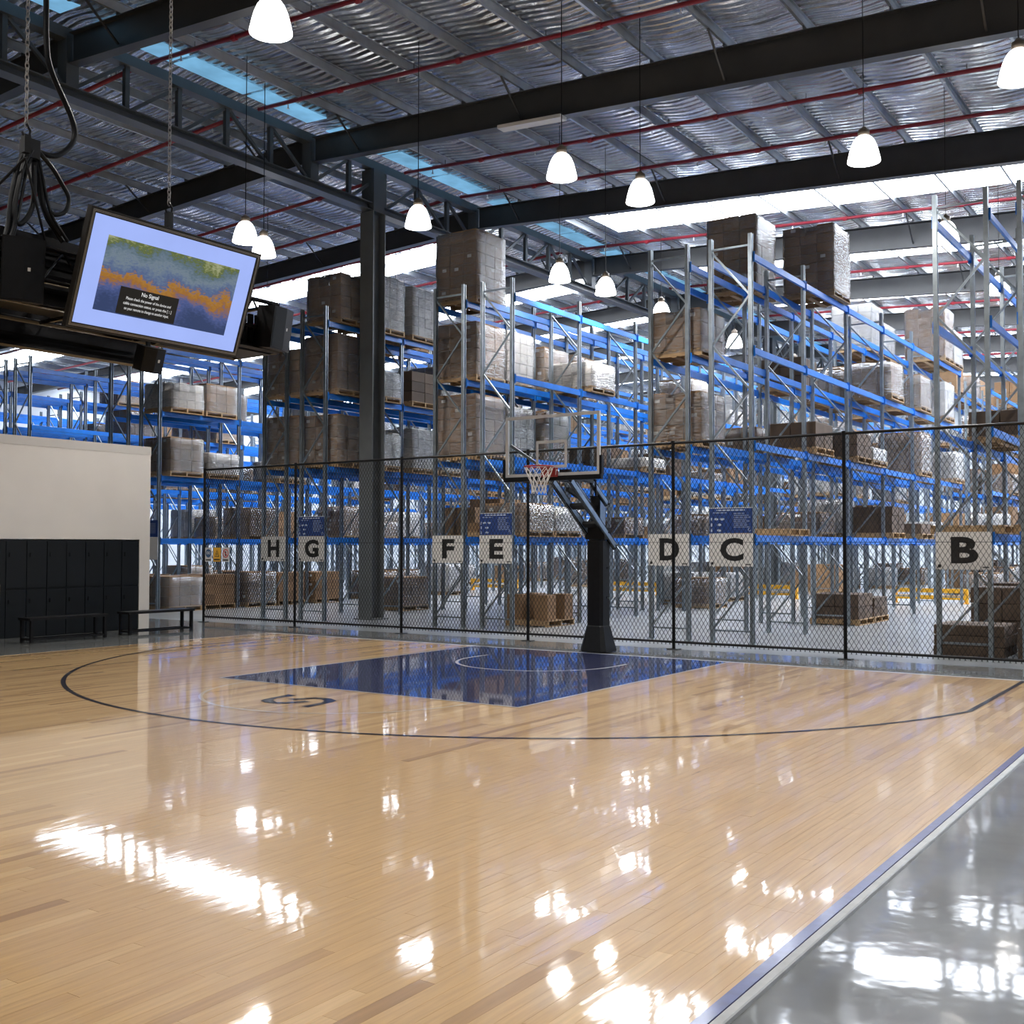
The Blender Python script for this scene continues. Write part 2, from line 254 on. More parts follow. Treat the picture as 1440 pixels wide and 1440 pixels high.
# ------------------------------------------------------------------ mesh helpers
class MB:
    def __init__(s): s.v = []; s.f = []
    def add(s, vs, fs):
        k = len(s.v); s.v += [tuple(x) for x in vs]; s.f += [tuple(i + k for i in f) for f in fs]; return s
    def box(s, x0, x1, y0, y1, z0, z1):
        return s.add([(x0,y0,z0),(x1,y0,z0),(x1,y1,z0),(x0,y1,z0),(x0,y0,z1),(x1,y0,z1),(x1,y1,z1),(x0,y1,z1)],
                     [(3,2,1,0),(4,5,6,7),(0,1,5,4),(1,2,6,5),(2,3,7,6),(3,0,4,7)])
    def cbox(s, c, d): return s.box(c[0]-d[0]/2, c[0]+d[0]/2, c[1]-d[1]/2, c[1]+d[1]/2, c[2]-d[2]/2, c[2]+d[2]/2)
    def bar(s, p, q, w, h, up=(0,0,1)):
        p = Vector(p); q = Vector(q); d = (q-p).normalized(); u = Vector(up)
        if abs(d.dot(u)) > 0.98: u = Vector((0,1,0))
        a = d.cross(u).normalized(); u = a.cross(d).normalized(); a = a*w/2; u = u*h/2
        return s.add([p-a-u,p+a-u,p+a+u,p-a+u,q-a-u,q+a-u,q+a+u,q-a+u],[(3,2,1,0),(4,5,6,7),(0,1,5,4),(1,2,6,5),(2,3,7,6),(3,0,4,7)])
    def tube(s, pts, r, seg=8, close=False, caps=True):
        pts = [Vector(p) for p in pts]; n = len(pts); rings = []; u = None
        for i, p in enumerate(pts):
            if close: d = pts[(i+1) % n]-pts[i-1]
            else: d = pts[min(i+1, n-1)]-pts[max(i-1, 0)]
            d.normalize()
            if u is None: u = Vector((0,0,1)) if abs(d.z) < 0.9 else Vector((1,0,0))
            a = d.cross(u).normalized(); u = a.cross(d).normalized()
            rings.append([p+(a*math.cos(2*PI*k/seg)+u*math.sin(2*PI*k/seg))*r for k in range(seg)])
        vs = [v for rg in rings for v in rg]; fs = []
        for i in range(n if close else n-1):
            j = (i+1) % n
            for k in range(seg):
                k2 = (k+1) % seg; fs.append((i*seg+k, i*seg+k2, j*seg+k2, j*seg+k))
        if not close and caps: fs += [tuple(range(seg-1,-1,-1)), tuple(range((n-1)*seg, n*seg))]
        return s.add(vs, fs)
    def lathe(s, prof, seg=24, c=(0,0,0)):
        vs = []; fs = []; n = len(prof)
        for r, z in prof:
            for k in range(seg): vs.append((c[0]+r*math.cos(2*PI*k/seg), c[1]+r*math.sin(2*PI*k/seg), c[2]+z))
        for i in range(n-1):
            for k in range(seg):
                k2 = (k+1) % seg; fs.append((i*seg+k, i*seg+k2, (i+1)*seg+k2, (i+1)*seg+k))
        return s.add(vs, fs)
    def prism(s, poly, axis, a0, a1):          # poly in the two other axes
        n = len(poly)
        def P(p, a):
            return {'x': (a, p[0], p[1]), 'y': (p[0], a, p[1]), 'z': (p[0], p[1], a)}[axis]
        vs = [P(p, a0) for p in poly]+[P(p, a1) for p in poly]
        fs = [tuple(range(n-1,-1,-1)), tuple(range(n, 2*n))]+[(i, (i+1) % n, (i+1) % n+n, i+n) for i in range(n)]
        return s.add(vs, fs)
    def mesh(s, name, mats, smooth=False):
        me = bpy.data.meshes.new(name); me.from_pydata(s.v, [], s.f)
        for x in (mats if isinstance(mats, (list, tuple)) else [mats]): me.materials.append(M[x] if isinstance(x, str) else x)
        if smooth:
            for p in me.polygons: p.use_smooth = True
        me.update(); return me
    def build(s, name, mt, parent=None, loc=(0,0,0), smooth=False, rot=None):
        return inst(name, s.mesh(name, mt, smooth), parent, loc, rot)
def inst(name, me, parent=None, loc=(0,0,0), rot=None, scale=None):
    o = bpy.data.objects.new(name, me); COL.objects.link(o); o.location = loc
    if rot: o.rotation_euler = rot
    if scale: o.scale = scale
    if parent: o.parent = parent
    return o
def tag(o, label=None, cat=None, group=None, kind=None):
    if label: o['label'] = label
    if cat: o['category'] = cat
    if group: o['group'] = group
    if kind: o['kind'] = kind
    return o
def thing(name, label, cat, loc=(0,0,0), rz=0, group=None):
    o = bpy.data.objects.new(name, None); COL.objects.link(o); o.location = loc; o.rotation_euler = (0,0,rz); o.empty_display_size = 0.1
    return tag(o, label, cat, group)
ORD = ['first','second','third','fourth','fifth','sixth','seventh','eighth','ninth','tenth','eleventh','twelfth','thirteenth','fourteenth','fifteenth','sixteenth']
def text_mesh(txt, w, h, bold=0.0, name='lettering', keep_ratio=False):
    cu = bpy.data.curves.new('t', 'FONT'); cu.body = txt; cu.size = 1.0; cu.offset = bold; cu.extrude = 0.0; cu.resolution_u = 4
    ob = bpy.data.objects.new('t', cu); COL.objects.link(ob)
    dg = bpy.context.evaluated_depsgraph_get(); me = bpy.data.meshes.new_from_object(ob.evaluated_get(dg)); me.name = name
    bpy.data.objects.remove(ob); bpy.data.curves.remove(cu)
    xs = [v.co.x for v in me.vertices]; ys = [v.co.y for v in me.vertices]
    x0, x1, y0, y1 = min(xs), max(xs), min(ys), max(ys); sy = h/(y1-y0) if h else w/(x1-x0); sx = sy if w is None else w/(x1-x0)
    if keep_ratio: sy = sx
    for v in me.vertices: v.co = ((v.co.x-(x0+x1)/2)*sx, 0, (v.co.y-(y0+y1)/2)*sy)
    me.materials.clear(); return me

RIDGE = -9.0
def beam_top(x): return 11.285-0.05*abs(x-RIDGE)
def roof_z(x): return beam_top(x)+0.33

exec_order = []
# ================================================================== SETTING
# concrete floor
X0, X1, Y0, Y1 = -42.0, 22.0, -24.0, 56.0
fl = MB().box(X0, X1, Y0, 1.75, -0.22, -0.02).build('floor', 'concrete'); tag(fl, 'dark polished concrete floor around the court', None, None, 'structure')
fl = MB().box(X0, X1, 1.75, Y1, -0.22, -0.02).build('floor_warehouse', 'slab'); tag(fl, 'pale concrete floor under the racks', None, None, 'structure')
# walls
wl = MB(); wl.box(X0-.2, X1+.2, Y1, Y1+.2, -0.2, 12.6); tag(wl.build('wall_back', 'sheet_wall'), 'pale cladding wall far behind the racks', kind='structure')
wl = MB(); wl.box(X0-.2, X1+.2, Y0-.2, Y0, -0.2, 12.6); tag(wl.build('wall_front', 'sheet_wall'), 'pale cladding wall behind the court', kind='structure')
wl = MB(); wl.box(X0-.2, X0, Y0, Y1, -0.2, 12.6); tag(wl.build('wall_left', 'sheet_wall'), 'pale cladding side wall past the far racks', kind='structure')
wl = MB(); wl.box(X1, X1+.2, Y0, Y1, -0.2, 12.6); tag(wl.build('wall_right', 'sheet_wall'), 'pale cladding side wall beside the aisle', kind='structure')

# ceiling: silver foil sheet, two shallow slopes, sagging between purlins
def foil():
    v = []; f = []
    xs = [X0+(X1-X0)*i/320 for i in range(321)]; ny = 330; ys = [Y0+(Y1-Y0)*j/ny for j in range(ny+1)]
    rr = random.Random(3); ph = [[rr.uniform(0, 6.28) for _ in range(12)] for _ in range(4)]
    for x in xs:
        t = ((x-1.354)/1.473) % 1.0; sag = -0.05*math.sin(PI*t)**2
        for y in ys:
            w = 0.009*math.sin(2*PI*y/0.73+1.7*math.sin(x*0.9+ph[0][0])+ph[0][1])+0.012*math.sin(y*2.3+x*1.1+ph[1][0])+0.01*math.sin(x*3.7-y*0.7)
            v.append((x, y, roof_z(x)+sag+w*math.sin(PI*t)))
    n = ny+1
    for i in range(320):
        for j in range(ny): f.append((i*n+j, i*n+j+1, (i+1)*n+j+1, (i+1)*n+j))
    b = MB(); b.v = v; b.f = f; return b
ceiling = foil().build('ceiling', 'foil', smooth=True); tag(ceiling, 'silver foil roof lining above the steel purlins', None, None, 'structure')
# purlins: each one a part of the ceiling
def purlin_mesh():
    p = [(-.025,0),(.025,0),(.025,.012),(-.018,.012),(-.018,.188),(.025,.188),(.025,.2),(-.025,.2)]
    return MB().prism(p, 'y', Y0, Y1).mesh('purlin', 'purlin')
pm = purlin_mesh(); k = -28
while True:
    x = 1.354+1.473*k; k += 1
    if x < X0+.3: continue
    if x > X1-.3: break
    if abs(x-RIDGE) < .25: continue
    inst('purlin', pm, ceiling, (x, 0, beam_top(x)+.09))

# skylight sheets, one per rafter bay over the racks, above the purlins; ridge glazing strips
BEAMS = [-16.67, -10.24, -3.82, 2.50, 9.00, 15.45, 21.87, 28.3, 34.7, 41.1, 47.5]
wn = 0
def sky_sheet(x0, x1, y0, y1, mt, lab, pan=None):
    global wn
    wn += 1
    o = bpy.data.objects.new('window_%d' % wn, None); COL.objects.link(o); tag(o, lab, None, None, 'structure')
    n = max(1, round((x1-x0)/(pan or 3.06))); w = (x1-x0)/n
    for i in range(n):
        a, c = x0+i*w+.02, x0+(i+1)*w-.02
        b = MB(); za, zc = roof_z(a)-.075, roof_z(c)-.075
        b.add([(a,y0,za),(c,y0,zc),(c,y1,zc),(a,y1,za),(a,y0,za+.02),(c,y0,zc+.02),(c,y1,zc+.02),(a,y1,za+.02)],[(3,2,1,0),(4,5,6,7),(0,1,5,4),(1,2,6,5),(2,3,7,6),(3,0,4,7)])
        b.build('pane', mt, o)
for y in BEAMS[4:]:
    sky_sheet(-6.98, X1-.6, y+2.45, y+4.7, 'skylight', 'bright translucent roof sheets crossing the roof bay')
    sky_sheet(X0+.6, -10.93, y+2.6, y+4.25, 'skylight', 'bright translucent roof sheets beyond the ridge truss')
for i in range(len(BEAMS)-1):
    a, b_ = BEAMS[i]+.25, BEAMS[i+1]-.25
    for q in range(3):
        ya = a+(b_-a)*q/3+.06; yb = a+(b_-a)*(q+1)/3-.06
        sky_sheet(-8.83, -8.17, ya, yb, 'ridge_glass', 'pale blue roof glazing beside the ridge truss', 2.0)

# ================================================================== ROOF STEEL
def rafter(y, side, label):
    root = thing('steel_rafter', label, 'beam', (RIDGE, y, 0))
    L = (X1-RIDGE-.1) if side > 0 else (RIDGE-X0-.1)
    def zt(d): return 11.285-.05*d
    def zb(d): return 10.70-(.061 if side > 0 else .045)*d
    s0 = .16
    def slab(za, zb_, hw):
        b = MB(); vs = []
        for d in (s0, L):
            x = side*d
            vs += [(x,-hw,zb_(d)),(x,hw,zb_(d)),(x,hw,za(d)),(x,-hw,za(d))]
        b.add(vs, [(3,2,1,0),(4,5,6,7),(0,1,5,4),(1,2,6,5),(2,3,7,6),(3,0,4,7)]); return b
    slab(lambda d: zt(d)-.018, lambda d: zb(d)+.018, .006).build('web', 'dark_steel', root)
    slab(zt, lambda d: zt(d)-.02, .11).build('top_flange', 'dark_steel', root)
    slab(lambda d: zb(d)+.02, zb, .11).build('bottom_flange', 'dark_steel', root)
    # web cover plate on the court side keeps the face flat
    k = -30; i = 0
    while k < 20:
        x = 1.354+1.473*k; k += 1
        d = side*(x-RIDGE)
        if d < .4 or d > 20: continue
        b = MB().cbox((x-RIDGE, 0, zt(d)+.045), (.02, .14, .09)); b.build('cleat', 'dark_steel', root)
        i += 1
        if i % 3 == 1 and -4 < y < 24:
            for sg in (1, -1): MB().bar((x-RIDGE, sg*.02, zb(d)+.12), (x-RIDGE, sg*.75, zt(d)+.10), .035, .035).build('fly_brace', 'dark_steel', root)
for i, y in enumerate(BEAMS):
    pos = ['behind the court', 'over the court centre', 'nearest in view', 'crossing above the basketball hoop', 'above the front of the racks', 'second behind the hoop', 'third behind the hoop', 'fourth behind the hoop', 'fifth behind the hoop', 'sixth behind the hoop', 'farthest over the racks'][i]
    rafter(y, 1, 'dark steel rafter on the court side of the truss, ' + pos)
    rafter(y, -1, 'dark steel rafter past the truss, ' + pos)

def make_truss():
    t = thing('ridge_truss', 'long dark lattice truss under the roof ridge', 'truss', (RIDGE, 0, 0))
    ya, yb = BEAMS[0], BEAMS[-1]
    MB().box(-.12, .12, ya, yb, 11.16, 11.37).build('top_chord', 'truss', t)
    b = MB(); b.box(-.15, .15, ya, yb, 10.10, 10.125); b.box(-.15, .15, ya, yb, 10.275, 10.30); b.box(-.008, .008, ya, yb, 10.125, 10.275); b.build('bottom_chord', 'truss', t)
    pv = MB().box(-.05, .05, -.05, .05, 10.30, 11.17).mesh('vertical', 'truss'); pp = MB().box(-.14, .14, -.13, .13, 10.30, 11.2).mesh('post', 'truss')
    dm = {}
    for i in range(len(BEAMS)-1):
        a, c = BEAMS[i], BEAMS[i+1]; n = 5; w = (c-a)/n
        inst('post', pp, t, (0, a, 0))
        for k in range(n):
            if k: inst('vertical', pv, t, (0, a+k*w, 0))
            up = k < 3
            key = (round(w, 2), up)
            if key not in dm:
                dm[key] = MB().bar((0, .08, 10.31 if up else 11.14), (0, w-.08, 11.14 if up else 10.31), .07, .07).mesh('diagonal', 'truss')
            inst('diagonal', dm[key], t, (0, a+k*w, 0))
    inst('post', pp, t, (0, BEAMS[-1], 0))
make_truss()

def column(y, label):
    t = thing('steel_column', label, 'column', (RIDGE, y, -.02))
    b = MB(); b.box(-.215, .215, -.23, -.205, 0, 10.10); b.build('flange', 'column', t)
    MB().box(-.215, .215, .205, .23, 0, 10.10).build('flange', 'column', t)
    MB().box(-.012, .012, -.205, .205, 0, 10.10).build('web', 'column', t)
    MB().box(-.32, .32, -.3, .3, 0, .03).build('base_plate', 'column', t)
    MB().box(-.2, .2, -.2, .2, 10.10, 11.16).build('cap', 'truss', t)
column(4.70, 'tall grey steel column standing among racks, carrying the ridge truss')
column(31.5, 'distant grey steel column carrying the ridge truss')

# sprinkler pipes
def pipe(y, side, label):
    t = thing('sprinkler_pipe', label, 'pipe', (RIDGE, y, 0))
    L = 31 if side > 0 else 32
    z0 = 11.30
    MB().tube([(side*.3, 0, z0), (side*(L), 0, z0-.05*L)], .045, 8).build('pipe_run', 'red_pipe', t, smooth=True)
    hd = MB().lathe([(.012, .0), (.012, -.07), (.03, -.08), (.03, -.09), (0.001, -.092)], 8).mesh('sprinkler_head', 'brass')
    cp = MB().tube([(-.05, 0, 0), (.05, 0, 0)], .062, 8).mesh('coupling', 'red_pipe')
    hg = MB().box(-.006, .006, -.006, .006, 0, .12).mesh('hanger', 'dark_steel')
    d = 1.2
    while d < 24:
        x = side*d; z = z0-.05*d
        inst('sprinkler_head', hd, t, (x, 0, z-.04)); inst('coupling', cp, t, (x+side*1.5, 0, z-.075)); inst('hanger', hg, t, (x+.4, 0, z+.02)); d += 3.06
for i, y in enumerate([-8.6, -5.8, -2.21, .61, 5.57, 7.93]+[b+o for b in BEAMS[4:9] for o in (1.65, 5.3)]):
    pipe(y, 1, 'red sprinkler pipe under the roof, %s counting from the court' % ORD[i])
    if i in (2, 3, 4, 5, 6, 7, 8, 9): pipe(y, -1, 'red sprinkler pipe on the far roof slope, %s counting from the court' % ORD[i])

b = MB(); b.box(-.75, .75, -.12, .12, 0, .07)
tag(b.build('light_tray', 'batten', None, (-2.69, 2.28, 10.19), rot=(0, .061, 0)), 'white flat light tray fixed under the rafter above the hoop', 'light fitting')

# ================================================================== LAMPS
def lamp_meshes():
    prof = [(.055,.40),(.085,.40),(.12,.375),(.16,.32),(.195,.24),(.22,.15),(.24,.06),(.25,.02),(.25,0),(.235,.0),(.232,.03),(.21,.14),(.18,.24),(.145,.32),(.10,.37),(.05,.385)]
    bell = MB().lathe(prof, 28).mesh('bell_shade', 'lamp_bell', True)
    neck = MB().lathe([(.001,.56),(.03,.55),(.05,.52),(.085,.50),(.09,.45),(.085,.40),(.001,.40)], 16).mesh('neck', 'lamp_neck', True)
    bulb = MB().lathe([(.001,.30),(.05,.29),(.07,.24),(.065,.18),(.03,.14),(.001,.135)], 14).mesh('bulb', 'lamp_bulb', True)
    return bell, neck, bulb
LB, LN, LU = lamp_meshes()
cordm = {}
def lamp(x, y, label, z=7.78):
    t = thing('pendant_lamp', label, 'lamp', (x, y, z), group='bell shaped high bay lamps')
    inst('bell_shade', LB, t); inst('neck', LN, t); inst('bulb', LU, t)
    h = round(roof_z(x)-.02-z, 2)
    if h not in cordm: cordm[h] = MB().box(-.006, .006, -.006, .006, .55, h).mesh('cord', 'black_steel')
    inst('cord', cordm[h], t)
    ld = bpy.data.lights.get('lamp_light') or bpy.data.lights.new('lamp_light', 'SPOT')
    ld.energy = LAMP_WATT; ld.spot_size = math.radians(150); ld.spot_blend = 0.7; ld.shadow_soft_size = 0.17; ld.color = (1.0, 0.95, 0.89)
    inst('lamp_light', ld, t, (0, 0, .03))
LAMPS = [(-.25,-7.0,'largest, above the court beside the hanging television'),(-7.27,-1.03,'just past the television corner'),(-7.75,-.1,'half hidden behind the television corner'),
 (-3.79,.08,'beside the grey column top'),(-.11,-.75,'above the hoop, the nearer of two'),(.36,1.1,'above the hoop, the farther of two'),(4.2,1.24,'between the two long rafters'),(6.75,-.66,'cut by the picture edge under the rafter'),
 (-3.82,5.18,'in front of the lattice truss over racks E and D'),(-3.6,6.9,'small, against the lattice truss'),(-3.71,10.06,'behind the front frame of rack D'),(4.18,6.71,'behind the top of rack B'),(4.17,12.06,'deep behind the top of rack B'),(-3.82,15.17,'behind the frames of racks D and C')]
for x, y, s in LAMPS: lamp(x, y, 'glowing white bell pendant lamp, '+s)
for i, (x, y) in enumerate([(-.2,-13.2),(4.4,-6.3),(4.4,-12.0),(8.9,-6.0),(8.9,-12.0),(-8.7,-8.2),(-8.7,-14.0),(-4.4,-13.2),(13.2,-6),(13.2,-12),(12.5,0)]):  # out-of-view lamps, added to light the court
    lamp(x, y, 'glowing white bell pendant lamp above the near court, %s of eleven' % ORD[i])
for x, ys, an in ((-3.82, (20.3, 25.5, 30.7), 'between racks E and D'), (4.17, (17.4, 22.7, 28), 'between racks C and B'), (-13.6, (5.5, 11, 16.5, 22), 'next past rack H'), (-19.4, (5.5, 11, 16.5, 22), 'two past rack H'), (10.5, (6.7, 12.1, 17.4), 'past rack B')):
    for i, y in enumerate(ys): lamp(x, y, 'small distant bell pendant lamp in the aisle %s, %s deep' % (an, ORD[i]))

# ================================================================== COURT
CX0, CX1, CY0, CY1 = -7.68, 7.46, -21.0, 0.02
court = bpy.data.objects.new('floor_court', None); COL.objects.link(court); tag(court, 'glossy maple basketball court boards', None, None, 'structure')
PW = 0.0826
planks = []
x = CX0; rp = random.Random(5)
while x < CX1-.005:
    x2 = min(x+PW, CX1); y = CY0-rp.uniform(0, 1.5)
    while y < CY1:
        L = rp.choice((.6, .9, 1.2, 1.5, 1.8, 2.2, 2.6))*rp.uniform(.85, 1.15); y2 = min(y+L, CY1); ya = max(y, CY0)
        if y2-ya > .02: planks.append((x, x2, ya, y2))
        y += L
    x = x2
def plank_geo(p):
    a, b_, c, d = p; g = .0006; ti = rp.gauss(0, .0012); tj = rp.gauss(0, .0003)
    hx = ti*(b_-a)/2; hy = tj*(d-c)/2
    z = lambda sx, sy: sx*hx+sy*hy*.4
    return [(a+g,c+g,-.02),(b_-g,c+g,-.02),(b_-g,d-g,-.02),(a+g,d-g,-.02),(a+g,c+g,z(-1,-1)),(b_-g,c+g,z(1,-1)),(b_-g,d-g,z(1,1)),(a+g,d-g,z(-1,1))]
PF = [(4,5,6,7),(0,1,5,4),(1,2,6,5),(2,3,7,6),(3,0,4,7)]
cpos = Vector((9.26, -15.95, 1.78))
def plank_rank(p):
    a, b_, c, d = p; q = Vector(((a+b_)/2, (c+d)/2, 0))-cpos; z = q.dot(_w)
    if z < 2: return 1e9
    u = q.dot(_r)/z*1553; v = q.dot(_u)/z*1553
    if abs(u) > 720 or v < -730: return 1e8+z
    return z
planks.sort(key=plank_rank)
for p in planks[:290]:
    cx, cy = (p[0]+p[1])/2, (p[2]+p[3])/2
    b = MB().add([(v[0]-cx, v[1]-cy, v[2]) for v in plank_geo(p)], PF); b.build('plank', 'wood', court, (cx, cy, 0))
b = MB()
for p in planks[290:]: b.add(plank_geo(p), PF)
tag(b.build('planks', 'wood', court), kind='stuff')
# painted markings (thin coats of paint on the boards)
def flat(name, polys, mt, z=.0008, parent=court):
    b = MB()
    for poly in polys:
        n = len(poly); b.add([(p[0], p[1], z) for p in poly], [tuple(range(n))])
    return b.build(name, mt, parent)
def strip(pts, w):
    out = []
    for i in range(len(pts)-1):
        p, q = Vector(pts[i]), Vector(pts[i+1]); d = (q-p).normalized(); nrm = Vector((-d.y, d.x))*w/2
        def mit(j):
            if 0 < j < len(pts)-1:
                d2 = (Vector(pts[j+1])-Vector(pts[j-1])).normalized(); return Vector((-d2.y, d2.x))*w/2
            return nrm
        a, c = mit(i), mit(i+1)
        out.append([tuple(p-a), tuple(q-c), tuple(q+c), tuple(p+a)])
    return out
BY = CY1-.01
o = flat('painted_key', [[(-2.45,-5.8),(2.45,-5.8),(2.45,BY),(-2.45,BY)]], 'court_blue', .0030)
flat('key_line', strip([(-2.43,BY),(-2.43,-5.78),(2.43,-5.78),(2.43,BY)], .05), 'court_white', .0038)
arc = lambda c, r, a0, a1, n: [(c[0]+r*math.cos(math.radians(a0+(a1-a0)*i/n)), c[1]+r*math.sin(math.radians(a0+(a1-a0)*i/n))) for i in range(n+1)]
flat('no_charge_arc', strip([(1.28,-1.15)]+arc((0,-1.575), 1.28, 0, -180, 48)+[(-1.28,-1.15)], .05), 'court_white', .0038)
flat('free_throw_circle', strip(arc((0,-5.8), 1.8, 0, -180, 64), .05), 'court_cream', .0034)
th = math.degrees(math.acos(6.6/6.81))
flat('three_point_line', strip([(6.6,BY),(6.6,-1.575-6.81*math.sin(math.radians(th)))]+arc((0,-1.575), 6.81, -th, -180+th, 120)[1:-1]+[(-6.6,-1.575-6.81*math.sin(math.radians(th))),(-6.6,BY)], .06), 'court_navy', .0034)
LG = [[(-0.294,-6.471),(-0.448,-6.449),(-0.401,-6.712),(-0.375,-6.899),(-0.318,-7.019),(-0.149,-7.098),(-0.009,-7.086),(0.1,-7.033),(0.198,-6.859),(0.226,-6.762),(0.114,-6.737),(0.019,-6.943),(-0.079,-6.995),(-0.237,-6.9),(-0.313,-6.759),(-0.29,-6.553)],
 [(0.384,-7.069),(0.514,-7.09),(0.484,-6.837),(0.456,-6.642),(0.404,-6.521),(0.232,-6.432),(0.109,-6.435),(0.009,-6.463),(-0.104,-6.647),(-0.16,-6.75),(-0.023,-6.752),(0.072,-6.566),(0.171,-6.538),(0.311,-6.625),(0.377,-6.751),(0.394,-7.018)]]
for pl in LG: flat('court_emblem', [pl], 'court_navy', .0034)
flat('edge_stripe', [[(7.46,CY0),(7.515,CY0),(7.515,BY),(7.46,BY)]], 'court_edge_blue', .0012)
# edge trims
t = MB().prism([(7.46,-.02),(7.515,-.02),(7.515,.0008),(7.46,.0008)], 'y', CY0, BY).build('trim_1', 'court_edge_blue'); tag(t, 'blue painted edge board of the court', kind='structure')
t = MB().prism([(7.519,-.02),(7.566,-.02),(7.562,-.006),(7.556,-.001),(7.519,-.001)], 'y', CY0, CY1).build('trim_2', 'alu'); tag(t, 'aluminium edge strip along the court', kind='structure')
t = MB().add([(CX0,CY1,.0),(CX1+.1,CY1,.0),(CX1+.1,CY1+.26,-.018),(CX0,CY1+.26,-.018),(CX0,CY1,-.02),(CX1+.1,CY1,-.02),(CX1+.1,CY1+.26,-.02),(CX0,CY1+.26,-.02)],[(0,1,2,3),(7,6,5,4),(0,4,5,1),(1,5,6,2),(2,6,7,3),(3,7,4,0)]).build('trim_3', 'ramp'); tag(t, 'grey ramp strip behind the baseline', kind='structure')
t = MB().prism([(CX0-.12,-.02),(CX0,-.02),(CX0,.0),(CX0-.02,.0)], 'y', CY0, CY1).build('trim_4', 'alu'); tag(t, 'aluminium edge strip on the far side of the court', kind='structure')

# ================================================================== PARTITION, LOCKERS, BENCHES
b = MB(); b.box(-11.25,-11.0,-15,-.34,1.92,3.78); b.box(-11.25,-11.0,-.61,-.34,-.02,1.92); b.box(-11.75,-11.5,-15,-.34,-.02,1.92); b.box(-15.4,-11.25,-.59,-.34,-.02,3.78)
tag(b.build('wall_partition', 'white_wall'), 'white partition wall with black lockers set into it', kind='structure')
tag(MB().box(-11.25,-10.994,-15,-.335,3.78,3.96).build('trim_5', 'wall_cap'), 'pale capping board along the partition wall top', kind='structure')
lk_body = MB().box(-.48,-.0,0,.435,0,1.92).mesh('body', 'locker')
lk_door = MB().box(0,.018,.006,.429,.01,.925).mesh('door', 'locker'); lk_h = MB().box(.018,.034,.06,.075,.62,.70).mesh('handle', 'black_gloss')
for i in range(14):
    y = -.615-.44*(i+1)
    t = thing('locker', 'black two-door locker set in the white wall, %s from its open end' % ORD[i], 'locker', (-11.02, y, -.02), group='black lockers in the white wall')
    inst('body', lk_body, t)
    for z in (0, .965):
        d = inst('door', lk_door, t, (0, 0, z)); inst('handle', lk_h, d, (0, 0, 0 if z else .05))
def bench(x, y0, y1, label):
    L = y1-y0; t = thing('bench', label, 'bench', (x, (y0+y1)/2, -.02)); h = L/2
    MB().box(-.19,.19,-h,h,.42,.47).build('seat', 'black_steel', t)
    for sx in (-1, 1):
        for sy in (-1, 1): MB().cbox((sx*.15, sy*(h-.06), .21), (.055,.055,.42)).build('leg', 'black_steel', t)
        MB().box(sx*.15-.02,sx*.15+.02,-h+.09,h-.09,.05,.085).build('stretcher', 'black_steel', t)
    for sy in (-1, 1): MB().box(-.125,.125,sy*(h-.06)-.02,sy*(h-.06)+.02,.05,.085).build('stretcher', 'black_steel', t)
bench(-9.72, -4.1, -2.42, 'long black bench in front of the black lockers')
bench(-9.85, -1.86, -.2, 'black bench standing nearest the fence end')
t = thing('timber_cabinet', 'light timber cabinet end cut by the picture edge before the lockers', 'cabinet', (-9.1, -5.89, -.02))
MB().prism([(-.3,0),(.3,0),(.3,1.12),(.22,1.2),(-.3,1.2)], 'y', .73, .76).build('end_panel', 'timber', t)
MB().box(-.3,.3,-.7,.73,.08,1.12).build('body', 'timber', t); MB().box(-.32,.32,-.72,.735,1.2,1.235).build('top', 'timber', t); MB().box(-.28,.28,-.7,.72,1.12,1.2).build('rail', 'timber', t)

# ================================================================== FENCE
def fence():
    FX = [-11.63,-8.6,-5.52,-2.38,.68,3.70,6.76,9.8]; fy = 1.7; H = 3.66
    t = thing('chain_link_fence', 'tall black chain link fence between court and racks', 'fence', (0, fy, -.02))
    pm_ = MB().lathe([(.001,H),(.03,H),(.03,0),(.001,0)], 10).mesh('post', 'black_steel', False)
    pb = MB().box(-.11,.11,-.07,.07,0,.012).mesh('base_plate', 'black_steel')
    for x in FX:
        p = inst('post', pm_, t, (x, 0, 0)); inst('base_plate', pb, p)
    for i in range(len(FX)-1):
        a, c = FX[i]+.03, FX[i+1]-.03
        MB().tube([(a,0,H-.04),(c,0,H-.04)], .024, 8).build('top_rail', 'black_steel', t)
        MB().tube([(a,0,.13),(c,0,.13)], .022, 8).build('bottom_rail', 'black_steel', t)
        for z in (1.87,): MB().tube([(a,.02,z),(c,.02,z)], .004, 4).build('line_wire', 'black_steel', t)
        b = MB(); z0, z1 = .08, H-.02; h = z1-z0; s = .078
        r = .0028
        for sg in (1, -1):
            # diagonal wires x = x_s + sg*(z-z0)*0.62
            kx = .62*h; n = int((c-a+kx)/s)+2
            for j in range(n):
                xs = (a-kx+j*s) if sg > 0 else (a+j*s)
                # clip to [a,c]
                t0, t1 = 0.0, 1.0; xe = xs+sg*kx
                for lim, isl in ((a, 1), (c, 0)):
                    dx = xe-xs; v0 = xs-lim; v1 = xe-lim
                    if isl: v0, v1 = -v0, -v1
                    # keep v<=0
                    if v0 > 0 and v1 > 0: t0, t1 = 1, 0; break
                    if v0 > 0: t0 = max(t0, v0/(v0-v1))
                    elif v1 > 0: t1 = min(t1, v0/(v0-v1))
                if t1-t0 < .004: continue
                p = (xs+(xe-xs)*t0, sg*.003, z0+h*t0); q = (xs+(xe-xs)*t1, sg*.003, z0+h*t1)
                b.bar(p, q, .0058, .0058, (0,1,0))
        tag(b.build('chain_mesh', 'fence_wire', t), kind='stuff')
fence()
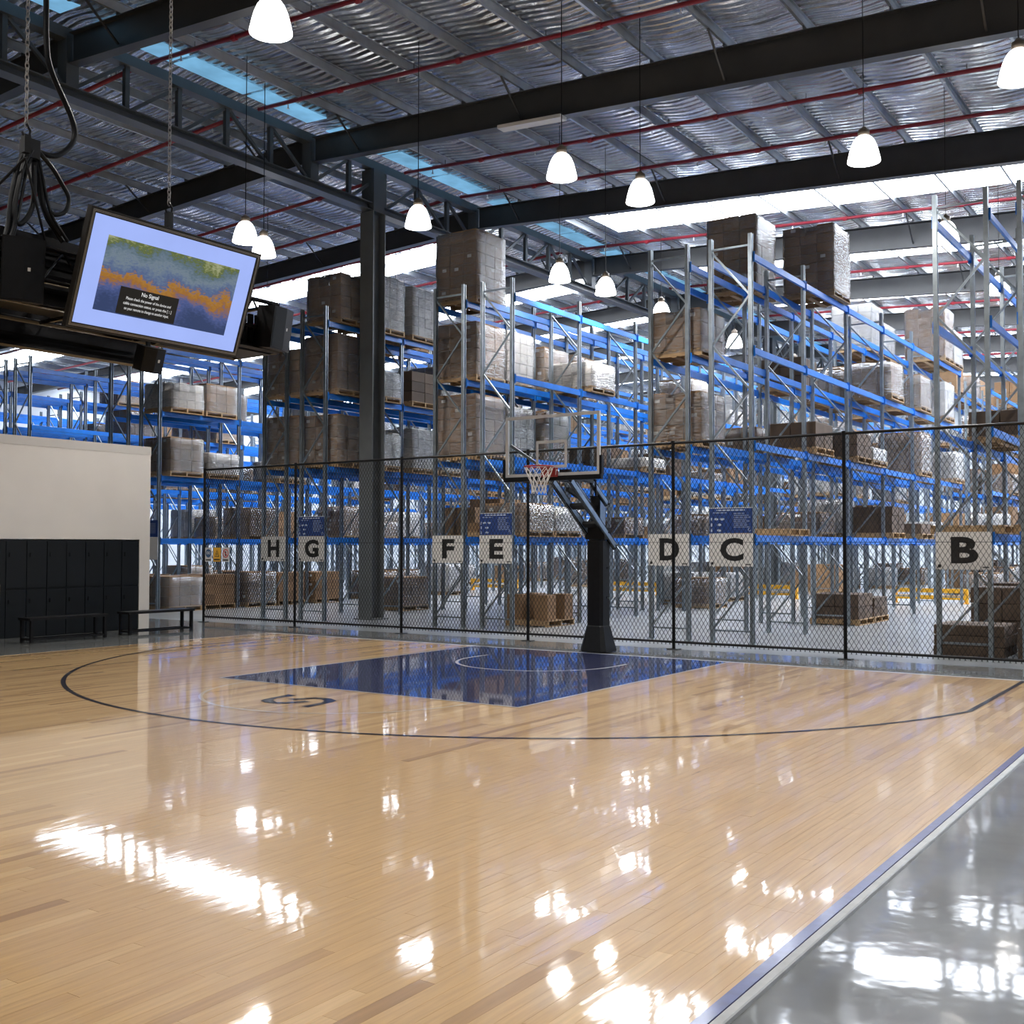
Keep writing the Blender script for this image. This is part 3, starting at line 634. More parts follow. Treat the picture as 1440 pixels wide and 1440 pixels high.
def safety_sign(x, w, mt, draw, label):
    t = thing('safety_sign', label, 'sign', (x, 1.655, 1.58))
    MB().box(-w/2,w/2,-.004,.004,-.165,.165).build('plate', mt, t); draw(t)
def ring(n, ro, ri, cz=0, cx=0):
    b = MB(); vs = []; fs = []
    for k in range(n):
        c, s = math.cos(2*PI*k/n), math.sin(2*PI*k/n); vs += [(cx+ro*c, 0, cz+ro*s), (cx+ri*c, 0, cz+ri*s)]
    for k in range(n):
        j = (k+1) % n; fs.append((2*k, 2*k+1, 2*j+1, 2*j))
    return b.add(vs, fs)
def d1(t):
    ring(20, .10, .001, .03).build('disc', 'sign_bluedisc', t, (0,-.006,0)); ring(12, .035, .02, .04, -.035).build('goggle', 'sign_white', t, (0,-.008,0)); ring(12, .035, .02, .04, .035).build('goggle', 'sign_white', t, (0,-.008,0))
    MB().box(-.09,.09,-.001,.001,-.14,-.11).build('text_line', 'sign_black', t, (0,-.006,0))
def d2(t):
    MB().add([(-.085,0,-.05),(.085,0,-.05),(0,0,.11)], [(0,1,2)]).build('triangle', 'sign_black', t, (0,-.006,0)); MB().add([(-.06,0,-.036),(.06,0,-.036),(0,0,.08)], [(0,1,2)]).build('triangle_face', 'sign_yellow', t, (0,-.007,0)); MB().box(-.012,.012,0,.001,-.025,.04).build('mark', 'sign_black', t, (0,-.009,0))
    MB().box(-.1,.1,-.001,.001,-.13,-.10).build('text_line', 'sign_black', t, (0,-.006,0))
def d3(t):
    ring(24, .10, .078, .03).build('ring', 'sign_red', t, (0,-.006,0)); MB().bar((-.06,0,.09),(.06,0,-.03), .018, .001, (0,1,0)).build('slash', 'sign_red', t, (0,-.008,0)); MB().box(-.02,.02,0,.001,-.03,.08).build('figure', 'sign_black', t, (0,-.006,0))
    MB().box(-.09,.09,-.001,.001,-.14,-.11).build('text_line', 'sign_black', t, (0,-.006,0))
safety_sign(-11.42, .23, 'sign_white', d1, 'small white sign with dark goggles disc hung on the fence')
safety_sign(-11.12, .25, 'sign_yellow', d2, 'small yellow warning triangle sign hung on the fence')
safety_sign(-10.82, .23, 'sign_white', d3, 'small white prohibition sign with red ring hung on the fence')

# ================================================================== HOOP
def hoop():
    px, py = -.15, .5
    t = thing('basketball_hoop', 'freestanding basketball hoop with glass backboard and black padded pole', 'basketball hoop', (px, py, 0))
    X = -.27-px; Yb = -.81-py       # backboard centre in local coordinates (front face)
    # padded pole
    b = MB(); prof = [(.25,0),(.25,.02),(.165,.42),(.155,.44),(.155,1.88)]
    vs = []
    for r, z in prof:
        c = r*.28
        vs += [(-r+c,-r,z),(r-c,-r,z),(r,-r+c,z),(r,r-c,z),(r-c,r,z),(-r+c,r,z),(-r,r-c,z),(-r,-r+c,z)]
    fs = []
    for i in range(len(prof)-1):
        for k in range(8): fs.append((i*8+k, i*8+(k+1) % 8, (i+1)*8+(k+1) % 8, (i+1)*8+k))
    n = len(prof)
    fs += [tuple(range(7,-1,-1)), tuple(range((n-1)*8, n*8))]
    b.add(vs, fs); b.build('pole_pad', 'black_pad', t)
    for z in (.9, 1.4): MB().box(.156,.162,.0,.09,z,z+.03).build('pad_strap', 'black_gloss', t)
    pole = MB().box(-.085,.085,-.1,.1,1.88,2.62).build('pole', 'arm_black', t)
    for so in (-.088, .088): MB().box(so-.003,so+.003,-.085,.085,1.9,2.6).build('side_strip', 'arm', pole)  # added strips, their colour painting reflected light on the black pole sides
    MB().box(-.1,.1,-.115,.115,2.62,2.64).build('pole_cap', 'black_steel', pole)
    # parallelogram arms
    for sx in (-.17, .17):
        for nm, p, q, hh in (('lower_arm', (.28,1.77), (Yb+.10,2.86), .13), ('upper_arm', (.0,2.50), (-.52,2.86), .11)):
            ar = MB().bar((sx,*p),(sx,*q), .045, hh).build(nm, 'arm_black', t)
            for so in (-.026, .026): MB().bar((sx+so,p[0]-.02,p[1]+.018),(sx+so,q[0]+.02,q[1]-.018), .006, hh*.62).build('side_strip', 'arm', ar)  # added strips painting the bright reflection on each black arm side
        for q in ((.27,1.80),(.0,2.02),(.0,2.5)): MB().tube([(sx+.03*(1 if sx>0 else -1),q[0],q[1]),(sx+.05*(1 if sx>0 else -1),q[0],q[1])], .018, 8).build('bolt', 'black_steel', t)
    for f in (.35, .62):
        y = .28+(Yb-.18)*f; z = 1.77+1.09*f
        MB().bar((-.15,y,z),(.15,y,z), .13, .05, (0,.55,1)).build('cross_plate', 'black_steel', t)
    MB().box(-.19,.19,-.12,.12,1.9,2.1).build('pivot_block', 'black_steel', t)
    MB().bar((0,.12,2.35),(0,Yb+.3,2.72), .06, .06).build('height_actuator', 'black_steel', t)
    MB().bar((.2,-.42,2.63),(.2,-.45,2.9), .03, .03).build('strut', 'black_steel', t)
    # backboard
    zb, zt, hw = 2.92, 3.925, .9
    g = MB().box(X-hw+.02,X+hw-.02,Yb,Yb+.014,zb+.02,zt-.02).build('backboard_glass', 'glass', t)
    w = .05
    for nm, bx in (('border', (X-hw,X+hw,zt-w,zt)),('border', (X-hw,X+hw,zb,zb+w)),('border', (X-hw,X-hw+w,zb+w,zt-w)),('border', (X+hw-w,X+hw,zb+w,zt-w))):
        MB().box(bx[0],bx[1],Yb-.006,Yb+.03,bx[2],bx[3]).build(nm, 'board_white', t)
    tx0, tx1, tz0, tz1 = X-.295, X+.295, 3.05-.0, 3.05+.45; w2 = .045
    for bx in ((tx0,tx1,tz1-w2,tz1),(tx0,tx1,tz0,tz0+w2),(tx0,tx0+w2,tz0+w2,tz1-w2),(tx1-w2,tx1,tz0+w2,tz1-w2)):
        MB().box(bx[0],bx[1],Yb-.004,Yb-.001,bx[2],bx[3]).build('target_line', 'board_white', t)
    MB().box(X-hw-.03,X+hw+.03,Yb-.02,Yb+.05,zb-.075,zb).build('board_pad', 'black_pad', t)
    for sx in (-1, 1):
        xa, xb = sorted((X+sx*hw, X+sx*(hw+.045))); MB().box(xa,xb,Yb-.02,Yb+.05,zb,zb+.30).build('corner_pad', 'black_pad', t)
    # support frame behind the glass
    for sx in (-.17, .17): MB().box(sx-.03,sx+.03,Yb+.04,Yb+.1,zb-.02,3.02).build('frame_upright', 'arm_black', t)
    MB().bar((X-.84,Yb+.06,3.46),(X-.2,Yb+.06,3.06), .03, .045).build('frame_brace', 'column', t)
    for sx in (-.17, .17): MB().bar((sx,-.5,2.86),(sx,Yb+.08,2.89), .05, .06).build('carrier_bar', 'arm_black', t)
    # rim
    rc = (X, Yb-.375, 3.05)
    rim = MB().tube([(rc[0]+.232*math.cos(2*PI*k/36), rc[1]+.232*math.sin(2*PI*k/36), rc[2]) for k in range(36)], .012, 8, close=True).build('rim', 'rim', t, smooth=True)
    b = MB(); b.box(X-.13,X+.13,Yb-.11,Yb-.006,2.90,3.045); b.build('rim_bracket', 'rim', t)
    MB().add([(X-.11,Yb-.12,3.05),(X+.11,Yb-.12,3.05),(X+.11,Yb-.15,3.045),(X-.11,Yb-.15,3.045),(X-.11,Yb-.12,2.95),(X+.11,Yb-.12,2.95)], [(0,1,2,3),(3,2,5,4),(0,3,4),(1,5,2)]).build('rim_gusset', 'rim', t)
    MB().add([(.131,-.09,2.93),(.131,-.075,2.93),(.131,-.055,3.0),(.131,-.02,3.0),(.131,-.02,3.02),(.131,-.075,3.02)], [(0,1,2,3,4,5)]).build('bracket_mark', 'board_white', t, (X, Yb, 0))
    MB().box(X+.14,X+.3,Yb+.02,Yb+.06,2.96,3.02).build('bracket_bolt_plate', 'black_steel', t)
    # net
    b = MB(); N = 12; lv = [(.225,0),(.205,-.08),(.165,-.17),(.125,-.26),(.115,-.35),(.12,-.42)]
    for k in range(N):
        for sg in (1, -1):
            pts = []
            for i, (r, z) in enumerate(lv):
                a = 2*PI*(k+sg*.5*(i % 2))/N; pts.append((rc[0]+r*math.cos(a), rc[1]+r*math.sin(a), rc[2]+z-.01))
            b.tube(pts, .006, 4)
    net = b.build('net', 'net', t)
hoop()

# ================================================================== RACKS
FD = .79     # frame depth between post centres
BAY = 2.83
LEV = [1.99, 3.71, 5.48, 7.24]   # beam tops
PH = 7.62
def post_mesh():
    p = [(-.045,-.035),(.045,-.035),(.045,.035),(.022,.035),(.022,.022),(.032,.022),(.032,-.022),(-.032,-.022),(-.032,.022),(-.022,.022),(-.022,.035),(-.045,.035)]
    return MB().prism([(y, x) for x, y in p], 'z', 0, PH).mesh('upright_post', 'post')
PM = post_mesh()
BP = MB().box(-.07,.07,-.07,.07,0,.012).mesh('base_plate', 'galv')
NP = 8; z0b, z1b = .28, 7.38; ph_ = (z1b-z0b)/NP
DA = MB().bar((.03,0,0),(FD-.03,0,ph_-.03), .03, .035).mesh('brace', 'galv'); DB = MB().bar((FD-.03,0,0),(.03,0,ph_-.03), .03, .035).mesh('brace', 'galv')
HB = MB().bar((.03,0,0),(FD-.03,0,0), .03, .035).mesh('brace', 'galv')
def beam_mesh():
    b = MB(); y0, y1 = .045, BAY-.045
    b.prism([(-.025,-.13),(.025,-.13),(.025,-.035),(.005,-.035),(.005,0),(-.025,0)], 'y', y0, y1)
    for a in (y0-.006, y1-.004): b.box(-.03,.032,a,a+.01,-.17,.03)
    return b.mesh('beam', 'rack_blue')
BM = beam_mesh()
LAT = MB()
for i in range(NP):
    z = z0b+i*ph_
    if i % 2 == 0: LAT.bar((.03,0,z),(FD-.03,0,z+ph_-.03), .03, .035)
    else: LAT.bar((FD-.03,0,z),(.03,0,z+ph_-.03), .03, .035)
LAT.bar((.03,0,z0b-.05),(FD-.03,0,z0b-.05), .03, .035); LAT.bar((.03,0,z1b+.03),(FD-.03,0,z1b+.03), .03, .035)
LATM = LAT.mesh('brace_lattice', 'galv')
ROWS = {  # key: (x of first post, front y, phrase)
 'H': (-11.53, 3.5, 'rack H'), 'G': (-10.22, 3.5, 'rack G'), 'F': (-6.15, 3.62, 'rack F'), 'E': (-4.90, 3.70, 'rack E'), 'D': (-.63, 3.42, 'rack D'), 'C': (.67, 3.38, 'rack C'), 'B': (4.84, 3.0, 'rack B'), 'A': (6.14, 2.95, 'rack past B'),
 'I': (-16.48, 3.55, 'first rack past H'), 'J': (-17.83, 3.55, 'second rack past H'), 'K': (-22.62, 3.55, 'third rack past H'), 'L': (-23.93, 3.55, 'fourth rack past H'),
 'M': (-28.3, 3.55, 'fifth rack past H'), 'N': (-29.6, 3.55, 'sixth rack past H'),
 'O': (-34.0, 3.55, 'seventh rack past H'), 'P': (-35.3, 3.55, 'eighth rack past H')}
def rack(key, nb=6, y0=None, near=True, label=None):
    x, yf, ph = ROWS[key]; y0 = yf if y0 is None else y0
    t = thing('pallet_rack', label, 'rack', (x, y0, -.02), group='galvanised pallet racks with blue beams')
    for i in range(nb+1):
        y = i*BAY
        for xx in (0, FD):
            p = inst('upright_post', PM, t, (xx, y, 0))
            if near and i < 4: inst('base_plate', BP, p)
        if near and i < 4:
            for k in range(NP): inst('brace', DA if k % 2 == 0 else DB, t, (0, y, z0b+k*ph_))
            inst('brace', HB, t, (0, y, z0b-.05)); inst('brace', HB, t, (0, y, z1b+.03))
        else:
            inst('brace_lattice', LATM, t, (0, y, 0))
        if i < nb:
            for z in LEV:
                inst('beam', BM, t, (FD+.035, y, z+.02)); inst('beam', BM, t, (-.035, y, z+.02), None, (-1,1,1))
names = {'H':'behind sign H','G':'behind sign G and its blue notice','F':'behind sign F','E':'behind sign E and its blue notice','D':'behind sign D','C':'behind sign C and its blue notice','B':'behind sign B','A':'cut by the picture edge past sign B'}
for k in ROWS:
    nm = names.get(k, ROWS[k][2]+' behind the white wall')
    rack(k, 6, None, k in 'HGFEDCBAIJ', 'galvanised pallet rack with blue beams, ' + (nm if k in names else nm))
for k in ROWS:
    nm = ROWS[k][2]
    rack(k, 8, 25.0, False, 'distant pallet rack across the far aisle behind ' + nm)

# rack end guards
def guard(x0, x1, y, label):
    t = thing('rack_guard', label, 'guard rail', (x0, y, -.02)); w = x1-x0
    for x in (.06, w-.06):
        MB().box(x-.05,x+.05,-.05,.05,0,.46).build('post', 'yellow_guard', t)
        MB().box(x-.09,x+.09,-.09,.09,0,.012).build('base_plate', 'yellow_guard', t)
    for z in (.12, .34): MB().box(0,w,-.09,-.05,z,z+.13).build('rail', 'yellow_guard', t)
for a, c, y, s in ((-11.6,-9.3,21.0,'racks H and G'),(-6.25,-4.0,21.0,'racks F and E'),(-.75,1.55,20.9,'racks D and C'),(4.8,7.0,20.6,'rack B'),(-17.9,-15.6,21,'the pair of racks past H')):
    guard(a, c, y, 'low yellow guard rail at the far end of '+s)

# ================================================================== SIGNS
def sign(key, letter, blue):
    x, yf, ph = ROWS[key]; cx = x+FD/2
    t = thing('aisle_sign', 'white rack-end sign with large black letter %s' % letter, 'sign', (cx, yf-.055, 1.41), group='letter signs on rack ends')
    MB().box(-.43,.43,-.004,.004,0,.61).build('plate', 'sign_white', t)
    wds = {'H':.40,'G':.46,'F':.34,'E':.37,'D':.42,'C':.46,'B':.42}
    me = text_mesh(letter, wds[letter], .43, .038); me.materials.append(M['sign_black'])
    inst('letter', me, t, (0.02, -.006, .315))
    for xx, w in ((-.37,.05),(.34,.10)): MB().box(xx-w/2,xx+w/2,-.001,0,.03,.03+(.05 if w<.06 else .018)).build('corner_mark', 'sign_black', t, (0,-.0055,0))
    for xx in (-.38,.38): MB().box(xx-.012,xx+.012,.004,.02,.2,.4).build('fixing', 'galv', t)
    if blue:
        n = thing('notice_board', 'dark blue notice board with fine white print above sign %s' % letter, 'sign', (cx, yf-.055, 2.03), group='blue notices above signs')
        MB().box(-.42,.42,-.005,.005,0,.46).build('plate', 'sign_blue', n); MB().box(-.43,.43,-.004,.006,.46,.475).build('edge_strip', 'board_white', n)
        for xx in (-.38,.38): MB().box(xx-.012,xx+.012,.005,.02,.1,.3).build('fixing', 'galv', n)
        rr = random.Random(ord(letter))
        MB().box(-.28,.28,-.001,0,.415,.437).build('heading', 'sign_print', n, (0,-.006,0))
        for i in range(8): MB().box(.06,.06+.33*rr.uniform(.6,1),-.001,0,.36-.036*i,.368-.036*i).build('text_line', 'sign_print', n, (0,-.006,0))
        MB().box(-.35,-.08,-.001,0,.375,.385).build('text_line', 'sign_print', n, (0,-.006,0))
        for xx, z in ((-.29,.26),(-.17,.26),(-.23,.155),(-.23,.05)):
            b = MB(); b.add([(xx+.045*math.cos(2*PI*k/14),0,z+.022*math.sin(2*PI*k/14)) for k in range(14)], [tuple(range(14))]); b.build('pictogram', 'sign_print', n, (0,-.006,0))
        for z in (.05,.15,.25): MB().box(-.395,-.37,-.001,0,z-.025,z+.035).build('side_mark', 'sign_print', n, (0,-.006,0))
        ring(12, .03, .022, .06, .37).build('seal', 'sign_print', n, (0,-.006,0))
for k, bl in (('H',0),('G',1),('F',0),('E',1),('D',0),('C',1),('B',0)): sign(k, k, bl)
n = thing('notice_board', 'dark blue notice board half hidden behind the white wall end', 'sign', (ROWS['I'][0]+FD/2, 3.5, 2.03), group='blue notices above signs')
MB().box(-.42,.42,-.005,.005,0,.46).build('plate', 'sign_blue', n); MB().box(-.43,.43,-.004,.004,-.62,-.005).build('lower_plate', 'sign_white', n); MB().box(.36,.40,.005,.02,.1,.3).build('fixing', 'galv', n)
for i in range(8): MB().box(.06,.34,-.001,0,.36-.036*i,.368-.036*i).build('text_line', 'sign_print', n, (0,-.006,0))

# ================================================================== PALLET LOADS
def pallet_mesh():
    b = MB(); s = .575
    for i in range(7):
        x = -s+.05+i*(2*s-.1)/6; b.box(x-.05,x+.05,-s,s,.12,.142)
    for y in (-s+.03, 0, s-.03): b.box(-s,s,y-.022,y+.022,.02,.12)
    for x in (-s+.05, 0, s-.05): b.box(x-.05,x+.05,-s,s,0,.02)
    return b.mesh('pallet', 'pallet')
PAL = pallet_mesh()
cart_cache = {}
def carton_mesh(dx, dy, dz, mt):
    k = (round(dx,3), round(dy,3), round(dz,3), mt)
    if k not in cart_cache:
        b = MB(); g = .009; bev = .012; x, y = dx/2-g, dy/2-g; z = dz-g
        b.add([(-x,-y,0),(x,-y,0),(x,y,0),(-x,y,0),(-x,-y,z-bev),(x,-y,z-bev),(x,y,z-bev),(-x,y,z-bev),(-x+bev,-y+bev,z),(x-bev,-y+bev,z),(x-bev,y-bev,z),(-x+bev,y-bev,z)],
              [(3,2,1,0),(0,1,5,4),(1,2,6,5),(2,3,7,6),(3,0,4,7),(4,5,9,8),(5,6,10,9),(6,7,11,10),(7,4,8,11),(8,9,10,11)])
        cart_cache[k] = b.mesh('carton', mt)
    return cart_cache[k]
STK = MB().box(-.055,.055,-.002,0,0,.07).mesh('sticker', 'sticker')
def wrap_shell(w, d, h, rr):
    b = MB(); nz, ns = max(3, int(h/.16)), 6; per = []
    for k in range(ns): per.append((-w+2*w*k/ns, -d))
    for k in range(ns): per.append((w, -d+2*d*k/ns))
    for k in range(ns): per.append((w-2*w*k/ns, d))
    for k in range(ns): per.append((-w, d-2*d*k/ns))
    n = len(per); vs = []; fs = []
    for i in range(nz+1):
        z = h*i/nz
        for (x, y) in per:
            f = 1+rr.uniform(-.006, .016); vs.append((x*f, y*f, z+(rr.uniform(-.02, .03) if i == nz else 0)))
    for i in range(nz):
        for k in range(n): fs.append((i*n+k, i*n+(k+1) % n, (i+1)*n+(k+1) % n, (i+1)*n+k))
    vs.append((0,0,h+.02)); c = len(vs)-1
    for k in range(n): fs.append((nz*n+k, nz*n+(k+1) % n, c))
    b.add(vs, fs); return b
LOOK = {'brown':'brown carton stack','dark':'dark brown carton stack','pale':'pale carton stack','wrapbrown':'wrapped brown carton stack','wrap':'wrapped pale carton stack'}
LVN = ['floor level','lowest shelf','second shelf','third shelf','top shelf']
def load(key, lv, slot, h, style, dy=0.0, near=True, cart=None, small_top=False, dx=0.0, half=.555, lab=None, yb=None, group=None, pal=True):
    x, yf, ph = ROWS[key]; b, s = divmod(slot, 2)
    y = (yf if yb is None else yb)+BAY*b+(.80, 2.03)[s]+dy; z = -.02 if lv == 0 else LEV[lv-1]-.0
    rr = random.Random(hash((key, lv, slot)) & 0xffff) if False else random.Random(ord(key)*1000+lv*100+slot*7+(1 if yb else 0)*5)
    label = lab or '%s on pallet, %s of %s, %s slot in' % (LOOK[style], LVN[lv], ph, ORD[slot])
    if not pal: label = label.replace(' on pallet', '')
    t = thing('pallet_load', label, 'pallet load', (x+FD/2+dx, y, z), group=group or 'pallet loads stored in the racks')
    zz = 0
    if pal: inst('pallet', PAL, t); zz = .142
    mt = {'brown':'carton','wrapbrown':'carton','dark':'carton_dark','pale':'carton_pale','wrap':'carton_pale'}[style]
    nx, ny, dz = cart or {'brown':(3,3,.30),'wrapbrown':(3,3,.28),'dark':(2,2,.24),'pale':(3,3,.3),'wrap':(4,4,.26)}[style]
    if not near: nx, ny = min(nx, 3), min(ny, 3)
    hh = h-zz; nz = max(1, round(hh/dz)); dz = hh/nz; dxc, dyc = 2*half/nx, 2*half/ny
    if near:
        cm = carton_mesh(dxc, dyc, dz, mt)
        for k in range(nz):
            for i in range(nx):
                for j in range(ny):
                    if 0 < i < nx-1 and 0 < j < ny-1 and k < nz-1: continue
                    if j > 0 and i == 0 and k < nz-1 and ny > 2 and j < ny-1: continue
                    if small_top and k == nz-1 and (i+j) % 2: continue
                    c = inst('carton', cm, t, (-half+(i+.5)*dxc+rr.uniform(-.008,.008), -half+(j+.5)*dyc+rr.uniform(-.008,.008), zz+k*dz))
                    if j == 0 and rr.random() < .3 and style in ('brown','wrapbrown'): inst('sticker', STK, c, (rr.uniform(-.06,.06), -dyc/2+.004, dz*rr.uniform(.35,.55)))
    else:
        bb = MB(); g = .007
        for k in range(nz):
            for i in range(nx):
                for j in range(ny):
                    if 0 < i < nx-1 and 0 < j < ny-1 and k < nz-1: continue
                    if small_top and k == nz-1 and (i+j) % 2: continue
                    ox, oy = rr.uniform(-.01,.01), rr.uniform(-.01,.01)
                    bb.box(-half+i*dxc+g+ox,-half+(i+1)*dxc-g+ox,-half+j*dyc+g+oy,-half+(j+1)*dyc-g+oy,zz+k*dz,zz+(k+1)*dz-g)
        tag(bb.build('carton_stack', mt, t), kind='stuff')
    if style.startswith('wrap'):
        wrap_shell(half+.015, half+.015, hh+.01, rr).build('stretch_wrap', 'wrap', t, (0,0,zz*.6), True)
    return t
L_ = [
 # key, level, slot, height, style, extra
 ('G',4,0,1.25,'wrapbrown',dict(dy=.1,small_top=True)),('G',4,1,1.5,'wrap',dict(dy=.15)),('G',4,2,1.45,'wrap',{}),('H',4,3,1.3,'brown',{}),
 ('F',4,0,1.68,'wrapbrown',dict(cart=(3,3,.26))),('D',4,2,1.75,'wrapbrown',dict(cart=(3,3,.32))),('C',4,3,1.62,'wrapbrown',dict(cart=(3,3,.2),small_top=True)),
 ('D',4,8,1.35,'wrap',{}),('D',4,9,1.0,'wrap',{}),('C',4,10,1.6,'wrapbrown',dict(cart=(3,3,.3),small_top=True)),('C',4,11,1.1,'wrap',{}),
 ('H',3,0,1.25,'wrapbrown',{}),('G',3,0,1.5,'wrapbrown',dict(cart=(2,3,.42))),('G',3,1,.8,'wrap',{}),('G',3,2,.95,'dark',{}),('G',3,3,1.25,'wrap',{}),('G',3,5,1.1,'wrapbrown',{}),
 ('F',3,0,1.35,'wrapbrown',{}),('F',3,1,1.35,'wrap',{}),('F',3,2,1.2,'wrapbrown',{}),('F',3,3,1.2,'wrapbrown',dict(dy=.15)),('E',3,2,.75,'wrap',dict(dy=.05)),
 ('D',3,0,.95,'wrapbrown',dict(small_top=True)),('D',3,4,.8,'dark',{}),('D',3,7,1.15,'wrapbrown',{}),('C',3,8,1.0,'wrapbrown',{}),('C',3,10,1.15,'wrap',{}),('D',3,9,1.0,'wrapbrown',{}),
 ('H',2,0,1.35,'wrapbrown',{}),('G',2,0,1.3,'wrapbrown',{}),('G',2,1,1.0,'wrap',dict(small_top=True)),('G',2,2,1.2,'wrap',{}),('G',2,3,1.25,'wrap',{}),('G',2,5,1.0,'wrapbrown',{}),
 ('F',2,0,1.5,'wrapbrown',{}),('F',2,1,1.35,'wrap',{}),('F',2,2,1.4,'wrapbrown',{}),('F',2,4,.75,'dark',{}),('E',2,4,.4,'wrap',{}),('F',2,7,.85,'dark',{}),('F',2,9,.45,'wrapbrown',{}),
 ('D',2,0,1.1,'wrapbrown',dict(small_top=True)),('D',2,2,.65,'wrapbrown',{}),('C',2,2,.68,'dark',dict(cart=(2,2,.28))),('C',2,4,.7,'dark',{}),('C',2,5,.45,'wrap',{}),('C',2,8,1.2,'wrapbrown',{}),('C',2,11,.95,'wrap',{}),('D',2,10,.9,'wrapbrown',{}),('B',2,2,.62,'dark',{}),('B',2,3,.7,'dark',{}),
 ('E',1,0,.75,'wrapbrown',dict(dy=.05)),('E',1,1,.7,'wrap',{}),('F',1,1,.35,'brown',{}),('F',1,5,.6,'wrapbrown',{}),('D',1,5,.65,'wrapbrown',{}),('C',1,6,.8,'dark',{}),('C',1,8,.42,'dark',{}),('C',1,9,.5,'wrap',{}),
 ('E',0,1,.72,'brown',dict(cart=(3,3,.58),small_top=True,dy=-.3)),('J',0,0,1.0,'wrapbrown',{}),('I',0,0,.98,'wrapbrown',{}),('I',0,1,1.0,'brown',{}),('I',0,2,1.05,'wrapbrown',{}),('I',0,3,1.0,'brown',{}),('I',0,4,1.0,'brown',{}),('I',0,6,.98,'wrapbrown',{}),('I',0,7,1.0,'wrapbrown',{}),
 ('H',0,3,.95,'wrapbrown',{}),('C',0,4,.72,'dark',{}),('C',0,5,.6,'dark',{}),('E',0,7,.9,'wrapbrown',{}),('F',0,8,1.0,'wrap',{}),
 ('B',0,0,.52,'dark',dict(cart=(1,2,.19),pal=False)),('B',0,2,1.05,'dark',dict(cart=(2,2,.33))),('B',0,3,1.1,'dark',{}),('A',0,0,.5,'dark',dict(cart=(1,2,.18),pal=False)),('A',0,1,1.0,'dark',{}),
 ('I',2,0,1.1,'wrapbrown',{}),('I',2,1,.75,'wrap',dict(dy=.1)),('I',2,3,.7,'wrap',{}),('I',3,0,.85,'wrap',dict(small_top=True)),('I',3,1,.95,'wrapbrown',{}),('K',3,5,.95,'wrapbrown',{}),('L',3,3,1.0,'wrapbrown',{}),('I',3,4,1.0,'wrap',{}),('J',3,2,1.0,'wrapbrown',{}),
 ('I',1,5,1.1,'wrapbrown',{}),('I',1,7,1.0,'wrap',{}),('J',1,3,1.0,'wrapbrown',{}),
]
done = set()
for key, lv, slot, h, st, kw in L_:
    done.add((key, lv, slot)); near = slot <= 5 and key in 'HGFEDCBI'
    load(key, lv, slot, h, st, near=near, **kw)
# flat spare pallets on shelves
def spare(key, lv, slot, n, label):
    x, yf, ph = ROWS[key]; b, s = divmod(slot, 2)
    t = thing('spare_pallets', label, 'pallet', (x+FD/2, yf+BAY*b+(.80, 2.03)[s], LEV[lv-1]))
    for i in range(n): inst('pallet', PAL, t, (0, 0, .145*i))
spare('C', 1, 1, 1, 'empty timber pallet lying on the lowest shelf of rack C'); spare('B', 1, 0, 1, 'empty timber pallet above sign B on its lowest shelf'); spare('B', 1, 2, 1, 'empty timber pallet farther along the lowest shelf of rack B'); spare('A', 1, 0, 1, 'empty timber pallet on the lowest shelf past rack B')
# remaining bays filled more sparsely
rf = random.Random(21)
for key in 'HGFEDCIJKLMN':
    for lv in range(0, 5):
        for slot in range(4, 12):
            if (key, lv, slot) in done: continue
            pr_ = {0:.10,1:.22,2:.22,3:.16,4:.06}[lv]
            if key in 'FEDC' and (slot < 6 or lv == 4): continue
            if key in 'HG' and lv == 4: continue
            if rf.random() < pr_: load(key, lv, slot, rf.uniform(.6, 1.25), rf.choice(('wrapbrown','wrap','wrapbrown','brown')), near=False)
for key in 'IHGFEDCBJK':
    for lv in range(0, 5):
        for slot in range(0, 10):
            if rf.random() < (.38 if lv < 4 else .12):
                load(key, lv, slot, rf.uniform(.7, 1.3), rf.choice(('wrapbrown','wrap','brown')), near=False, yb=25.0, cart=(2,2,.4),
                     lab='distant pallet load, %s of far rack behind %s, %s slot in' % (LVN[lv], ROWS[key][2], ORD[slot]), group='distant pallet loads in the far racks')

# ================================================================== HANGING TELEVISION RIG
def chain(x, y, z0, z1, label):
    b = MB(); p = .052; n = int((z1-z0)/p)
    for i in range(n):
        z = z0+i*p; pts = []
        for k in range(8):
            a = 2*PI*k/8; u, v = .017*math.cos(a), .036*math.sin(a)
            pts.append((x+(u if i % 2 else 0), y+(0 if i % 2 else u), z+v))
        b.tube(pts, .0055, 4, close=True)
    t = thing('hanging_chain', label, 'chain', (0,0,0)); b.build('links', 'chain', t)
    h = MB().tube([(x,y,z0),(x,y+.04,z0-.05),(x,y+.03,z0-.1),(x,y-.02,z0-.12),(x,y-.04,z0-.08)], .012, 8).build('hook', 'black_steel', t, smooth=True)
    MB().box(x-.03,x+.03,y-.03,y+.03,z0-.26,z0-.1).build('hook_block', 'black_steel', t)
    MB().box(x-.05,x+.05,y-.05,y+.05,z1-.02,z1+.03).build('roof_clamp', 'black_steel', t)
chain(.3, -8.86, 5.2, roof_z(.3)-.03, 'long zinc chain holding the rig above the television')
chain(.3, -10.4, 5.5, roof_z(.3)-.03, 'long zinc chain carrying the cable bundle beside the television')

